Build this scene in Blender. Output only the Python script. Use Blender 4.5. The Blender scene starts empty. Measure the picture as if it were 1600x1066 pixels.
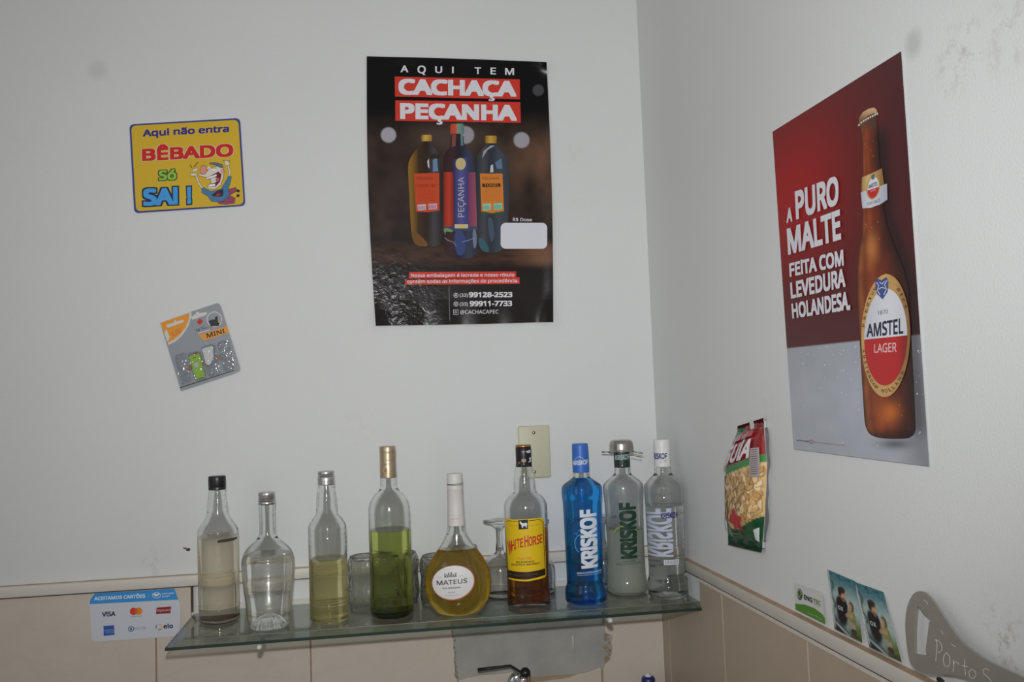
import bpy, bmesh, math, random
import numpy as np
from mathutils import Vector, Matrix

SC = bpy.context.scene
COL = SC.collection

# ------------------------------------------------------------------ camera
# metres; x = 0 is the right wall, y = 0 the back wall, z = 0 the top of the glass shelf
F, YAW, PITCH, ROLL = 1420.07, 0.15334, 0.06147, -0.03687
CAM = np.array([-0.62427, -1.97344, 0.41429])
def _rot():
    cy, sy, cp, sp = math.cos(YAW), math.sin(YAW), math.cos(PITCH), math.sin(PITCH)
    fw = np.array([sy*cp, cy*cp, sp]); r = np.array([cy, -sy, 0.]); u = np.cross(r, fw)
    c, s = math.cos(ROLL), math.sin(ROLL)
    return c*r + s*u, -s*r + c*u, fw
RV, UV, FV = _rot()
cam = bpy.data.objects.new('camera', bpy.data.cameras.new('camera'))
cam.data.sensor_width = 36.0
cam.data.lens = F*36/1600
cam.data.clip_start = 0.02
cam.matrix_world = Matrix(((RV[0], UV[0], -FV[0], CAM[0]), (RV[1], UV[1], -FV[1], CAM[1]),
                           (RV[2], UV[2], -FV[2], CAM[2]), (0, 0, 0, 1)))
COL.objects.link(cam)
SC.camera = cam

# ------------------------------------------------------------------ light
W = bpy.data.worlds.new('room_light'); SC.world = W
W.use_nodes = True
W.node_tree.nodes['Background'].inputs[0].default_value = (1.0, 0.985, 0.96, 1)
W.node_tree.nodes['Background'].inputs[1].default_value = 0.235
def lamp(name, kind, energy, loc, col=(1, 1, 1), **kw):
    l = bpy.data.lights.new(name, kind); l.energy = energy; l.color = col
    for k, v in kw.items(): setattr(l, k, v)
    o = bpy.data.objects.new(name, l); COL.objects.link(o); o.location = loc
    return o
fl = CAM + UV*0.115 - RV*0.01
ray0 = FV + RV*0.0 + UV*0.035            # the flash head points a little up
fo = lamp('camera_flash', 'SPOT', 58, fl, (0.97, 0.99, 1.0), shadow_soft_size=0.018, spot_size=math.radians(94), spot_blend=1.0)
fo.rotation_euler = Vector(ray0).to_track_quat('-Z', 'Y').to_euler()
dl = lamp('added_soft_light', 'AREA', 5, (-2.6, -2.6, 0.75), (0.95, 0.98, 1.0), shape='RECTANGLE', size=0.9, size_y=1.9)  # unseen area light added for soft streak reflections in the bottles
dl.rotation_euler = (Vector((-0.5, 0, 0.4)) - dl.location).to_track_quat('-Z', 'Y').to_euler()
SC.view_settings.view_transform = 'Standard'
SC.view_settings.look = 'None'
SC.view_settings.exposure = 0.0
SC.view_settings.gamma = 1.0
SC.view_settings.use_curve_mapping = False
SC.cycles.max_bounces = 14
SC.cycles.transmission_bounces = 12
SC.cycles.transparent_max_bounces = 32
SC.cycles.sample_clamp_indirect = 0.0

# ------------------------------------------------------------------ picture ray -> point on a known plane of the room
def ray(x, y):
    x = np.asarray(x, float)[..., None]; y = np.asarray(y, float)[..., None]
    return FV + RV*(x - 800)/F + UV*(533 - y)/F
def on_plane(x, y, ax, v):
    d = ray(x, y); t = (v - CAM[ax])/d[..., ax]
    return CAM + d*t[..., None]
def back(x, y, v=0.0): return on_plane(x, y, 1, v)
def right(x, y, v=0.0): return on_plane(x, y, 0, v)
def shelfpt(x, y, v=0.0): return on_plane(x, y, 2, v)
def map_back(v): return lambda x, y, w: on_plane(x, y, 1, v - w)
def map_right(v): return lambda x, y, w: on_plane(x, y, 0, v - w)
def cr(ox, oy, s):                                     # coordinates read in an enlarged detail -> picture coordinates
    def f(*p):
        if len(p) == 1 and isinstance(p[0], (list,)): return [(ox + a/s, oy + b/s) for a, b in p[0]]
        return (ox + p[0]/s, oy + p[1]/s)
    return f

# ------------------------------------------------------------------ helpers
def lin(c):
    c = c/255.0
    return c/12.92 if c <= 0.04045 else ((c + 0.055)/1.055)**2.4
KP = 1.25
def rgb(r, g, b, k=1.0):
    return tuple(min(0.95, lin(v)*k) for v in (r, g, b))
def link(name, me, mats=None, parent=None):
    o = bpy.data.objects.new(name, me); COL.objects.link(o)
    if mats is not None:
        for m in (mats if isinstance(mats, (list, tuple)) else [mats]): me.materials.append(m)
    if parent is not None: o.parent = parent
    return o
def tag(o, label, cat, group=None):
    o['label'] = label; o['category'] = cat
    if group: o['group'] = group
    return o
def thing(name, label, cat, loc=(0, 0, 0), group=None):
    o = bpy.data.objects.new(name, None); COL.objects.link(o); o.location = loc
    o.empty_display_size = 0.02
    return tag(o, label, cat, group)
def from_bm(name, bm, mats, parent=None, smooth=True, auto=None):
    bmesh.ops.recalc_face_normals(bm, faces=bm.faces)
    me = bpy.data.meshes.new(name); bm.to_mesh(me); bm.free()
    if smooth:
        me.polygons.foreach_set('use_smooth', [True]*len(me.polygons))
        if auto is not None: me.set_sharp_from_angle(angle=math.radians(auto))
    return link(name, me, mats, parent)
def struct(o):
    o['kind'] = 'structure'; return o
def box(bm, a, b, bev=0.0, seg=2):
    v = [bm.verts.new((x, y, z)) for x in (a[0], b[0]) for y in (a[1], b[1]) for z in (a[2], b[2])]
    fs = [bm.faces.new([v[i] for i in q]) for q in ((0, 1, 3, 2), (4, 6, 7, 5), (0, 4, 5, 1), (2, 3, 7, 6), (0, 2, 6, 4), (1, 5, 7, 3))]
    if bev > 0:
        es = list({e for f in fs for e in f.edges})
        bmesh.ops.bevel(bm, geom=es, offset=bev, segments=seg, affect='EDGES', profile=0.5)
def lathe(bm, prof, seg=64, cx=0, cy=0, ky=1.0, rz=0.0, kyf=None, cap0=True, cap1=True):
    rings = []
    c, s = math.cos(rz), math.sin(rz)
    for r, z in prof:
        k = kyf(z) if kyf else ky
        ring = []
        for i in range(seg):
            a = 2*math.pi*i/seg
            x, y = r*math.cos(a), r*math.sin(a)*k
            ring.append(bm.verts.new((cx + x*c - y*s, cy + x*s + y*c, z)))
        rings.append(ring)
    for a, b in zip(rings[:-1], rings[1:]):
        for i in range(seg):
            j = (i + 1) % seg
            bm.faces.new((a[i], a[j], b[j], b[i]))
    if cap0: bm.faces.new(list(reversed(rings[0])))
    if cap1: bm.faces.new(rings[-1])
def tube(bm, pts, r, seg=10, flat=1.0):
    rings = []; n = len(pts); P = [Vector(p) for p in pts]
    up = Vector((0, 0, 1))
    for i in range(n):
        t = (P[min(i+1, n-1)] - P[max(i-1, 0)]).normalized()
        s = t.cross(up)
        if s.length < 1e-4: s = Vector((1, 0, 0))
        s.normalize(); u = s.cross(t)
        rr = r[i] if isinstance(r, (list, tuple)) else r
        rings.append([bm.verts.new(P[i] + (s*math.cos(2*math.pi*k/seg) + u*flat*math.sin(2*math.pi*k/seg))*rr) for k in range(seg)])
    for a, b in zip(rings[:-1], rings[1:]):
        for i in range(seg):
            j = (i+1) % seg; bm.faces.new((a[i], a[j], b[j], b[i]))
    bm.faces.new(list(reversed(rings[0]))); bm.faces.new(rings[-1])
def prism(bm, front, back_):                          # closed outline pair -> solid
    n = len(front)
    a = [bm.verts.new(p) for p in front]; b = [bm.verts.new(p) for p in back_]
    bm.faces.new(a); bm.faces.new(list(reversed(b)))
    for i in range(n):
        j = (i+1) % n; bm.faces.new((a[i], b[i], b[j], a[j]))

# ------------------------------------------------------------------ materials
def newmat(name):
    m = bpy.data.materials.new(name); m.use_nodes = True
    return m, m.node_tree.nodes, m.node_tree.links, m.node_tree.nodes['Principled BSDF']
def pmat(name, col, rough=0.5, metal=0.0, noise=0.0, nscale=40, bump=0.0, bscale=200, spec=0.5, coat=0.0):
    m, N, L, p = newmat(name)
    p.inputs['Base Color'].default_value = (*col, 1); p.inputs['Roughness'].default_value = rough
    p.inputs['Metallic'].default_value = metal; p.inputs['Specular IOR Level'].default_value = spec
    p.inputs['Coat Weight'].default_value = coat
    tc = N.new('ShaderNodeTexCoord')
    if noise > 0:
        n = N.new('ShaderNodeTexNoise'); n.inputs['Scale'].default_value = nscale; n.inputs['Detail'].default_value = 6
        mx = N.new('ShaderNodeMix'); mx.data_type = 'RGBA'
        mx.inputs[6].default_value = (*[max(0, c*(1-noise)) for c in col], 1); mx.inputs[7].default_value = (*[min(1, c*(1+noise)) for c in col], 1)
        L.new(tc.outputs['Object'], n.inputs['Vector']); L.new(n.outputs['Fac'], mx.inputs[0]); L.new(mx.outputs[2], p.inputs['Base Color'])
    if bump > 0:
        n2 = N.new('ShaderNodeTexNoise'); n2.inputs['Scale'].default_value = bscale; n2.inputs['Detail'].default_value = 4
        b = N.new('ShaderNodeBump'); b.inputs['Strength'].default_value = bump; b.inputs['Distance'].default_value = 0.002
        L.new(tc.outputs['Object'], n2.inputs['Vector']); L.new(n2.outputs['Fac'], b.inputs['Height']); L.new(b.outputs['Normal'], p.inputs['Normal'])
    return m
def wall_mat(name, col, spots=(), bump=0.35, bscale=260, grime=0.05):
    """painted plaster: slight mottling, orange-peel relief and a few scuffs (centre, radius, strength, colour, broken)"""
    m, N, L, p = newmat(name)
    p.inputs['Roughness'].default_value = 0.6; p.inputs['Specular IOR Level'].default_value = 0.3
    tc = N.new('ShaderNodeTexCoord')
    n = N.new('ShaderNodeTexNoise'); n.inputs['Scale'].default_value = 3.0; n.inputs['Detail'].default_value = 7
    L.new(tc.outputs['Object'], n.inputs['Vector'])
    mx = N.new('ShaderNodeMix'); mx.data_type = 'RGBA'
    mx.inputs[6].default_value = (*[c*(1-grime) for c in col], 1); mx.inputs[7].default_value = (*[min(1, c*(1+grime)) for c in col], 1)
    L.new(n.outputs['Fac'], mx.inputs[0]); last = mx.outputs[2]
    for c, r, st, sc, broken in spots:
        d = N.new('ShaderNodeVectorMath'); d.operation = 'DISTANCE'; L.new(tc.outputs['Object'], d.inputs[0]); d.inputs[1].default_value = c
        mr = N.new('ShaderNodeMapRange'); mr.inputs['From Min'].default_value = r; mr.inputs['From Max'].default_value = r*0.35
        mr.inputs['To Min'].default_value = 0; mr.inputs['To Max'].default_value = st
        L.new(d.outputs['Value'], mr.inputs['Value']); fac = mr.outputs[0]
        if broken:
            n3 = N.new('ShaderNodeTexNoise'); n3.inputs['Scale'].default_value = 45; n3.inputs['Detail'].default_value = 8; n3.inputs['Roughness'].default_value = 0.75
            L.new(tc.outputs['Object'], n3.inputs['Vector'])
            m3 = N.new('ShaderNodeMapRange'); m3.inputs['From Min'].default_value = 0.5; m3.inputs['From Max'].default_value = 0.66
            L.new(n3.outputs['Fac'], m3.inputs['Value'])
            mm = N.new('ShaderNodeMath'); mm.operation = 'MULTIPLY'; L.new(fac, mm.inputs[0]); L.new(m3.outputs[0], mm.inputs[1]); fac = mm.outputs[0]
        x = N.new('ShaderNodeMix'); x.data_type = 'RGBA'; x.inputs[7].default_value = (*sc, 1)
        L.new(fac, x.inputs[0]); L.new(last, x.inputs[6]); last = x.outputs[2]
    L.new(last, p.inputs['Base Color'])
    n2 = N.new('ShaderNodeTexNoise'); n2.inputs['Scale'].default_value = bscale; n2.inputs['Detail'].default_value = 3
    b = N.new('ShaderNodeBump'); b.inputs['Strength'].default_value = bump; b.inputs['Distance'].default_value = 0.0015
    L.new(tc.outputs['Object'], n2.inputs['Vector']); L.new(n2.outputs['Fac'], b.inputs['Height']); L.new(b.outputs['Normal'], p.inputs['Normal'])
    return m
def tile_mat(name, a, b_, vein):
    m, N, L, p = newmat(name)
    p.inputs['Roughness'].default_value = 0.38; p.inputs['Specular IOR Level'].default_value = 0.35
    tc = N.new('ShaderNodeTexCoord')
    n = N.new('ShaderNodeTexNoise'); n.inputs['Scale'].default_value = 6; n.inputs['Detail'].default_value = 8; n.inputs['Distortion'].default_value = 0.6
    mx = N.new('ShaderNodeMix'); mx.data_type = 'RGBA'; mx.inputs[6].default_value = (*a, 1); mx.inputs[7].default_value = (*b_, 1)
    L.new(tc.outputs['Object'], n.inputs['Vector']); L.new(n.outputs['Fac'], mx.inputs[0])
    v = N.new('ShaderNodeTexNoise'); v.inputs['Scale'].default_value = 5; v.inputs['Detail'].default_value = 5; v.inputs['Distortion'].default_value = 2.5
    L.new(tc.outputs['Object'], v.inputs['Vector'])
    s = N.new('ShaderNodeMath'); s.operation = 'SUBTRACT'; s.inputs[1].default_value = 0.5; L.new(v.outputs['Fac'], s.inputs[0])
    ab = N.new('ShaderNodeMath'); ab.operation = 'ABSOLUTE'; L.new(s.outputs[0], ab.inputs[0])
    mr = N.new('ShaderNodeMapRange'); mr.inputs['From Min'].default_value = 0.05; mr.inputs['From Max'].default_value = 0.0
    mr.inputs['To Max'].default_value = 0.10
    L.new(ab.outputs[0], mr.inputs['Value'])
    x = N.new('ShaderNodeMix'); x.data_type = 'RGBA'; x.inputs[7].default_value = (*vein, 1)
    L.new(mr.outputs[0], x.inputs[0]); L.new(mx.outputs[2], x.inputs[6]); L.new(x.outputs[2], p.inputs['Base Color'])
    return m
def fresnel(N, L, ior):
    """Fresnel weight of a thin wall, the same from either of its sides"""
    g = N.new('ShaderNodeNewGeometry'); m = N.new('ShaderNodeMapRange'); f = N.new('ShaderNodeFresnel')
    m.inputs['To Min'].default_value = ior; m.inputs['To Max'].default_value = 1/ior
    L.new(g.outputs['Backfacing'], m.inputs['Value']); L.new(m.outputs[0], f.inputs['IOR'])
    return f
def glass_mat(name, centre=(0.985, 0.99, 0.985), edge=(0.25, 0.29, 0.27), rough=0.02, bump=0.0, bscale=120, power=4.5, gloss=0.9, ior=1.5, wave=0.0):
    """thin clear wall of glass: lets light through, darkens where seen edge-on, mirrors by Fresnel"""
    m, N, L, p = newmat(name); N.remove(p); out = N['Material Output']
    lw = N.new('ShaderNodeLayerWeight'); lw.inputs['Blend'].default_value = 0.5
    pw = N.new('ShaderNodeMath'); pw.operation = 'POWER'; pw.inputs[1].default_value = power; L.new(lw.outputs['Facing'], pw.inputs[0])
    mx = N.new('ShaderNodeMix'); mx.data_type = 'RGBA'; mx.inputs[6].default_value = (*centre, 1); mx.inputs[7].default_value = (*edge, 1)
    L.new(pw.outputs[0], mx.inputs[0])
    t = N.new('ShaderNodeBsdfTransparent'); L.new(mx.outputs[2], t.inputs[0])
    g = N.new('ShaderNodeBsdfGlossy'); g.inputs['Roughness'].default_value = rough
    fr = fresnel(N, L, ior)
    gm = N.new('ShaderNodeMath'); gm.operation = 'MULTIPLY'; gm.inputs[1].default_value = gloss; L.new(fr.outputs[0], gm.inputs[0])
    ms = N.new('ShaderNodeMixShader'); L.new(gm.outputs[0], ms.inputs[0]); L.new(t.outputs[0], ms.inputs[1]); L.new(g.outputs[0], ms.inputs[2])
    L.new(ms.outputs[0], out.inputs[0])
    if wave > 0:                                       # glass blown in a mould: faint horizontal ripples
        tc = N.new('ShaderNodeTexCoord'); mp = N.new('ShaderNodeMapping'); mp.inputs['Scale'].default_value = (14, 14, 170)
        n2 = N.new('ShaderNodeTexNoise'); n2.inputs['Scale'].default_value = 1.0; n2.inputs['Detail'].default_value = 2
        b = N.new('ShaderNodeBump'); b.inputs['Strength'].default_value = wave; b.inputs['Distance'].default_value = 0.002
        L.new(tc.outputs['Object'], mp.inputs['Vector']); L.new(mp.outputs[0], n2.inputs['Vector']); L.new(n2.outputs['Fac'], b.inputs['Height'])
        L.new(b.outputs['Normal'], g.inputs['Normal'])
    if bump > 0:
        tc = N.new('ShaderNodeTexCoord'); n2 = N.new('ShaderNodeTexNoise'); n2.inputs['Scale'].default_value = bscale; n2.inputs['Detail'].default_value = 2
        b = N.new('ShaderNodeBump'); b.inputs['Strength'].default_value = bump; b.inputs['Distance'].default_value = 0.003
        L.new(tc.outputs['Object'], n2.inputs['Vector']); L.new(n2.outputs['Fac'], b.inputs['Height'])
        for s_ in (g, fr, lw): L.new(b.outputs['Normal'], s_.inputs['Normal'])
    return m
def solid_glass(name, tint=(0.985, 0.99, 0.985), ior=1.45, rough=0.09, wave=0.0, bump=0.0, bscale=90):
    """refracting glass for closed bodies"""
    m, N, L, p = newmat(name); N.remove(p)
    g = N.new('ShaderNodeBsdfGlass'); g.inputs['IOR'].default_value = ior; g.inputs['Roughness'].default_value = rough; g.inputs['Color'].default_value = (*tint, 1)
    L.new(g.outputs[0], N['Material Output'].inputs[0])
    tc = N.new('ShaderNodeTexCoord'); mp = N.new('ShaderNodeMapping'); n = N.new('ShaderNodeTexNoise'); b = N.new('ShaderNodeBump')
    mp.inputs['Scale'].default_value = (12, 12, 150) if wave > 0 else (bscale,)*3
    n.inputs['Scale'].default_value = 1.0; n.inputs['Detail'].default_value = 2
    b.inputs['Strength'].default_value = wave if wave > 0 else bump; b.inputs['Distance'].default_value = 0.002
    L.new(tc.outputs['Object'], mp.inputs['Vector']); L.new(mp.outputs[0], n.inputs['Vector']); L.new(n.outputs['Fac'], b.inputs['Height']); L.new(b.outputs['Normal'], g.inputs['Normal'])
    return m
def liquid_mat(name, tint, edge, refr=0.3, cloud_glow=0.0, cloud_glow_col=(0.6, 0.65, 0.58), ior=1.34, power=1.6):  # diffuse share: cloudiness in the lime, painted-in light in clear liquors
    m, N, L, p = newmat(name); N.remove(p); out = N['Material Output']
    lw = N.new('ShaderNodeLayerWeight'); lw.inputs['Blend'].default_value = 0.5
    pw = N.new('ShaderNodeMath'); pw.operation = 'POWER'; pw.inputs[1].default_value = power; L.new(lw.outputs['Facing'], pw.inputs[0])
    mx = N.new('ShaderNodeMix'); mx.data_type = 'RGBA'; mx.inputs[6].default_value = (*tint, 1); mx.inputs[7].default_value = (*edge, 1)
    L.new(pw.outputs[0], mx.inputs[0])
    t = N.new('ShaderNodeBsdfTransparent'); L.new(mx.outputs[2], t.inputs[0])
    r = N.new('ShaderNodeBsdfRefraction'); r.inputs['IOR'].default_value = ior; r.inputs['Roughness'].default_value = 0.0; L.new(mx.outputs[2], r.inputs[0])
    ms = N.new('ShaderNodeMixShader'); ms.inputs[0].default_value = 0; L.new(t.outputs[0], ms.inputs[1]); L.new(r.outputs[0], ms.inputs[2])
    last = ms.outputs[0]
    if cloud_glow > 0:
        d = N.new('ShaderNodeBsdfDiffuse'); d.inputs[0].default_value = (*cloud_glow_col, 1)
        m2 = N.new('ShaderNodeMixShader'); m2.inputs[0].default_value = cloud_glow; L.new(last, m2.inputs[1]); L.new(d.outputs[0], m2.inputs[2]); last = m2.outputs[0]
    g = N.new('ShaderNodeBsdfGlossy'); g.inputs['Roughness'].default_value = 0.05
    fr = fresnel(N, L, 1.2)
    m3 = N.new('ShaderNodeMixShader'); L.new(fr.outputs[0], m3.inputs[0]); L.new(last, m3.inputs[1]); L.new(g.outputs[0], m3.inputs[2])
    L.new(m3.outputs[0], out.inputs[0])
    return m
def print_mat(name, rough=0.45, spec=0.4, crumple=None, metal=0.0):
    m, N, L, p = newmat(name)
    a = N.new('ShaderNodeAttribute'); a.attribute_name = 'Col'
    L.new(a.outputs['Color'], p.inputs['Base Color'])
    p.inputs['Roughness'].default_value = rough; p.inputs['Specular IOR Level'].default_value = spec; p.inputs['Metallic'].default_value = metal
    if crumple:
        c, r0, r1, scale, st = crumple
        tc = N.new('ShaderNodeTexCoord')
        d = N.new('ShaderNodeVectorMath'); d.operation = 'DISTANCE'; L.new(tc.outputs['Object'], d.inputs[0]); d.inputs[1].default_value = c
        mr = N.new('ShaderNodeMapRange'); mr.inputs['From Min'].default_value = r1; mr.inputs['From Max'].default_value = r0
        mr.inputs['To Min'].default_value = 0.06; mr.inputs['To Max'].default_value = 1.0
        L.new(d.outputs['Value'], mr.inputs['Value'])
        n = N.new('ShaderNodeTexNoise'); n.inputs['Scale'].default_value = scale; n.inputs['Detail'].default_value = 3; n.inputs['Distortion'].default_value = 0.8
        L.new(tc.outputs['Object'], n.inputs['Vector'])
        ml = N.new('ShaderNodeMath'); ml.operation = 'MULTIPLY'; L.new(mr.outputs[0], ml.inputs[0]); L.new(n.outputs['Fac'], ml.inputs[1])
        b = N.new('ShaderNodeBump'); b.inputs['Strength'].default_value = st; b.inputs['Distance'].default_value = 0.004
        L.new(ml.outputs[0], b.inputs['Height']); L.new(b.outputs['Normal'], p.inputs['Normal'])
    return m

# ------------------------------------------------------------------ flat printed graphics (ink layers on a sheet, label or card)
_TXT = {}
FONT = None
try:                                                    # a sans that ships with Blender; its built-in face otherwise
    FONT = bpy.data.fonts.load(bpy.utils.system_resource('DATAFILES', path='fonts') + '/NotoSansHebrew-Regular.woff2')
except Exception:
    FONT = None
def text_mesh(s, bold=0.0):
    k = (s, round(bold, 4))
    if k in _TXT: return _TXT[k]
    cu = bpy.data.curves.new('ink', 'FONT'); cu.body = s; cu.size = 1.0; cu.resolution_u = 3
    if FONT: cu.font = FONT
    o = bpy.data.objects.new('ink', cu)
    me = bpy.data.meshes.new_from_object(o)
    v = np.zeros(len(me.vertices)*3); me.vertices.foreach_get('co', v); v = v.reshape(-1, 3)[:, :2]
    fs = [tuple(p.vertices) for p in me.polygons]
    bpy.data.objects.remove(o); bpy.data.curves.remove(cu); bpy.data.meshes.remove(me)
    _TXT[k] = (v, fs)
    return _TXT[k]
def cap_h(bold=0.0):
    v, _ = text_mesh('H', bold); return v[:, 1].min(), v[:, 1].max()
def sq(u):                                              # point on a unit square's outline
    k, r = divmod(u*4, 1); p = ((-1 + 2*r, -1), (1, -1 + 2*r), (1 - 2*r, 1), (-1, 1 - 2*r))[int(k) % 4]
    return np.array(p)
class Print:
    def __init__(s, step=0.00012): s.layers = []; s.lv = 0; s.step = step
    def up(s, n=1): s.lv += n; return s
    def raw(s, v, f, col, cut=None): s.layers.append((np.asarray(v, float), f, col, s.lv, cut))
    def poly(s, pts, col, cut=None): s.raw(pts, [tuple(range(len(pts)))], col, cut)
    def quad(s, x0, y0, x1, y1, col, cut=None): s.poly([(x0, y0), (x1, y0), (x1, y1), (x0, y1)], col, cut)
    def ell(s, cx, cy, rx, ry, col, n=36, sh=0.0, a0=0, a1=360, cut=None):
        s.poly([(cx + rx*math.cos(math.radians(a0 + (a1-a0)*i/n)), cy + ry*math.sin(math.radians(a0 + (a1-a0)*i/n)) + sh*rx*math.cos(math.radians(a0 + (a1-a0)*i/n))) for i in range(n + (0 if a1-a0 >= 360 else 1))], col, cut)
    def ring(s, cx, cy, rx, ry, w, col, n=36, a0=0, a1=360, sh=0.0):
        v, f = [], []
        for i in range(n+1):
            a = math.radians(a0 + (a1-a0)*i/n); c, q = math.cos(a), math.sin(a)
            v += [(cx + rx*c, cy + ry*q + sh*rx*c), (cx + (rx-w)*c, cy + (ry-w)*q + sh*rx*c)]
        for i in range(n): f.append((2*i, 2*i+1, 2*i+3, 2*i+2))
        s.raw(v, f, col)
    def line(s, pts, w, col):
        v, f = [], []; n = len(pts); P = np.asarray(pts, float)
        for i in range(n):
            t = P[min(i+1, n-1)] - P[max(i-1, 0)]; t /= (np.hypot(*t) + 1e-9); nn = np.array([-t[1], t[0]])*w/2
            v += [P[i]+nn, P[i]-nn]
        for i in range(n-1): f.append((2*i, 2*i+1, 2*i+3, 2*i+2))
        s.raw(v, f, col)
    def rrect(s, x0, y0, x1, y1, r, col, n=6):
        pts = []
        for cx, cy, a in ((x1-r, y0+r, -90), (x1-r, y1-r, 0), (x0+r, y1-r, 90), (x0+r, y0+r, 180)):
            for i in range(n+1):
                q = math.radians(a + 90*i/n); pts.append((cx + r*math.cos(q), cy + r*math.sin(q)))
        s.poly(pts, col)
    def text(s, t, q, col, bold=0.0, grow=0.0):
        """t fitted by width and capital height into the quad TL, TR, BR, BL; grow adds an outline"""
        if bold > 0.02 and t.upper() == t: t = t.replace('I', 'l')   # a plain bar, without serifs, in the heavy capitals
        v0, _ = text_mesh(t); lo, hi = cap_h()
        if len(v0) == 0: return
        v0 = np.array([v0.min(0) - bold, v0.max(0) + bold]); lo -= bold; hi += bold
        v, f = text_mesh(t)
        R_ = bold + grow; n = 0 if R_ <= 0.004 else 8 if R_ < 0.02 else 32       # heavier weight: the glyph struck several times round a small square
        for i in range(n + 1):
            o = np.zeros(2) if i == n else R_*sq(i/n)
            s._strike(v + o, f, v0, lo, hi, q, col, 0.9*i/(n + 1))
    def _strike(s, v, f, v0, lo, hi, q, col, dl):
        a = (v[:, 0] - v0[:, 0].min())/(v0[:, 0].max() - v0[:, 0].min()); b = (v[:, 1] - lo)/(hi - lo)
        TL, TR, BR, BL = [np.asarray(p, float) for p in q]
        a = a[:, None]; b = b[:, None]
        s.layers.append((BL*(1-a)*(1-b) + BR*a*(1-b) + TR*a*b + TL*(1-a)*b, f, col, s.lv + dl, None))
    def tline(s, t, x0, y0, x1, y1, col, h, bold=0.0):   # baseline from (x0,y0) to (x1,y1), capital height h
        d = np.array([x1-x0, y1-y0], float); d /= np.hypot(*d); u = np.array([d[1], -d[0]])*h
        s.text(t, [np.array([x0, y0])+u, np.array([x1, y1])+u, (x1, y1), (x0, y0)], col, bold)
    def grid(s, q, nx, ny, func, warp=None):
        """bilinear sheet; func(x, y, s, t) -> (n,3) colours"""
        S, T = np.meshgrid(np.linspace(0, 1, nx+1), np.linspace(0, 1, ny+1)); S = S.ravel(); T = T.ravel()
        TL, TR, BR, BL = [np.asarray(p, float) for p in q]
        a = S[:, None]; b = T[:, None]
        v = TL*(1-a)*(1-b) + TR*a*(1-b) + BR*a*b + BL*(1-a)*b
        if warp is not None: v = warp(v, S, T)
        f = [(j*(nx+1)+i, j*(nx+1)+i+1, (j+1)*(nx+1)+i+1, (j+1)*(nx+1)+i) for j in range(ny) for i in range(nx)]
        c = func(v[:, 0], v[:, 1], S, T)
        s.layers.append((v, f, np.asarray(c), s.lv, None))
    def build(s, name, mapf, mat, parent=None, cutx=None, cuty=None, base=0.0, origin=None, solid=None, flip=False):
        V, Fc, Cc = [], [], []; off = 0
        for v, f, col, lv, cut in s.layers:
            bm = bmesh.new()
            idx = bm.verts.layers.int.new('i')
            bv = [bm.verts.new((p[0], p[1], 0)) for p in v]
            for i, b in enumerate(bv): b[idx] = i + 1
            for ff in f:
                try: bm.faces.new([bv[i] for i in ff])
                except ValueError: pass
            vertcol = isinstance(col, np.ndarray)
            cx, cy = (cut if cut else (cutx, cuty))
            if not vertcol:
                ng = [q for q in bm.faces if len(q.verts) > 4]
                for q in ng: q.normal_update()
                if ng: bmesh.ops.triangulate(bm, faces=ng)
                for ax, st in ((0, cx), (1, cy)):
                    if not st: continue
                    lo, hi = v[:, ax].min(), v[:, ax].max(); k = math.floor(lo/st)*st + st
                    while k < hi - 1e-6:
                        co = [0, 0, 0]; no = [0, 0, 0]; co[ax] = k; no[ax] = 1
                        bmesh.ops.bisect_plane(bm, geom=bm.verts[:] + bm.edges[:] + bm.faces[:], plane_co=co, plane_no=no, dist=1e-5)
                        k += st
            bm.verts.index_update()
            xy = np.array([(q.co.x, q.co.y) for q in bm.verts]).reshape(-1, 2)
            w = base + lv*s.step
            V.append(np.asarray(mapf(xy[:, 0], xy[:, 1], w)).reshape(-1, 3))
            if vertcol: cols = col
            elif callable(col): cols = np.asarray(col(xy[:, 0], xy[:, 1]))
            else: cols = np.tile(np.asarray(col, float), (len(xy), 1))
            bm.verts.index_update()
            ids = [q[idx] for q in bm.verts] if vertcol else None
            for q in bm.faces:
                vi = [x.index for x in q.verts]
                Fc.append([off + i for i in vi])
                for i in vi: Cc.append(cols[ids[i]-1] if vertcol else cols[i])
            off += len(xy); bm.free()
        V = np.concatenate(V)
        if solid:                                      # the sheet's own thickness behind the print
            o_pts, depth = solid; n = len(o_pts)
            px = np.array([p[0] for p in o_pts]); py = np.array([p[1] for p in o_pts])
            A = np.asarray(mapf(px, py, base)).reshape(-1, 3); B = np.asarray(mapf(px, py, base - depth)).reshape(-1, 3)
            V = np.concatenate([V, A, B])
            for i in range(n):
                j = (i+1) % n; Fc.append([off+i, off+j, off+n+j, off+n+i]); Cc += [(0.62, 0.62, 0.62)]*4
            Fc.append([off+n+i for i in range(n)]); Cc += [(0.62, 0.62, 0.62)]*n
        org = np.asarray(origin if origin is not None else (0, 0, 0), float)
        me = bpy.data.meshes.new(name); me.from_pydata((V - org).tolist(), [], Fc)
        at = me.color_attributes.new('Col', 'FLOAT_COLOR', 'CORNER')
        arr = np.ones((len(Cc), 4), np.float32); arr[:, :3] = np.clip(np.asarray(Cc), 0, 1); at.data.foreach_set('color', arr.ravel())
        me.update()
        o = link(name, me, mat, parent)
        if parent is None: o.location = org
        return o
def ink(r, g, b, k=KP): return rgb(r, g, b, k)
def mixc(a, b, t):
    t = np.clip(np.asarray(t, float), 0, 1)[:, None]
    return np.asarray(a)*(1-t) + np.asarray(b)*t
def sm(a, b, x):
    t = np.clip((x-a)/(b-a), 0, 1); return t*t*(3-2*t)
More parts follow.
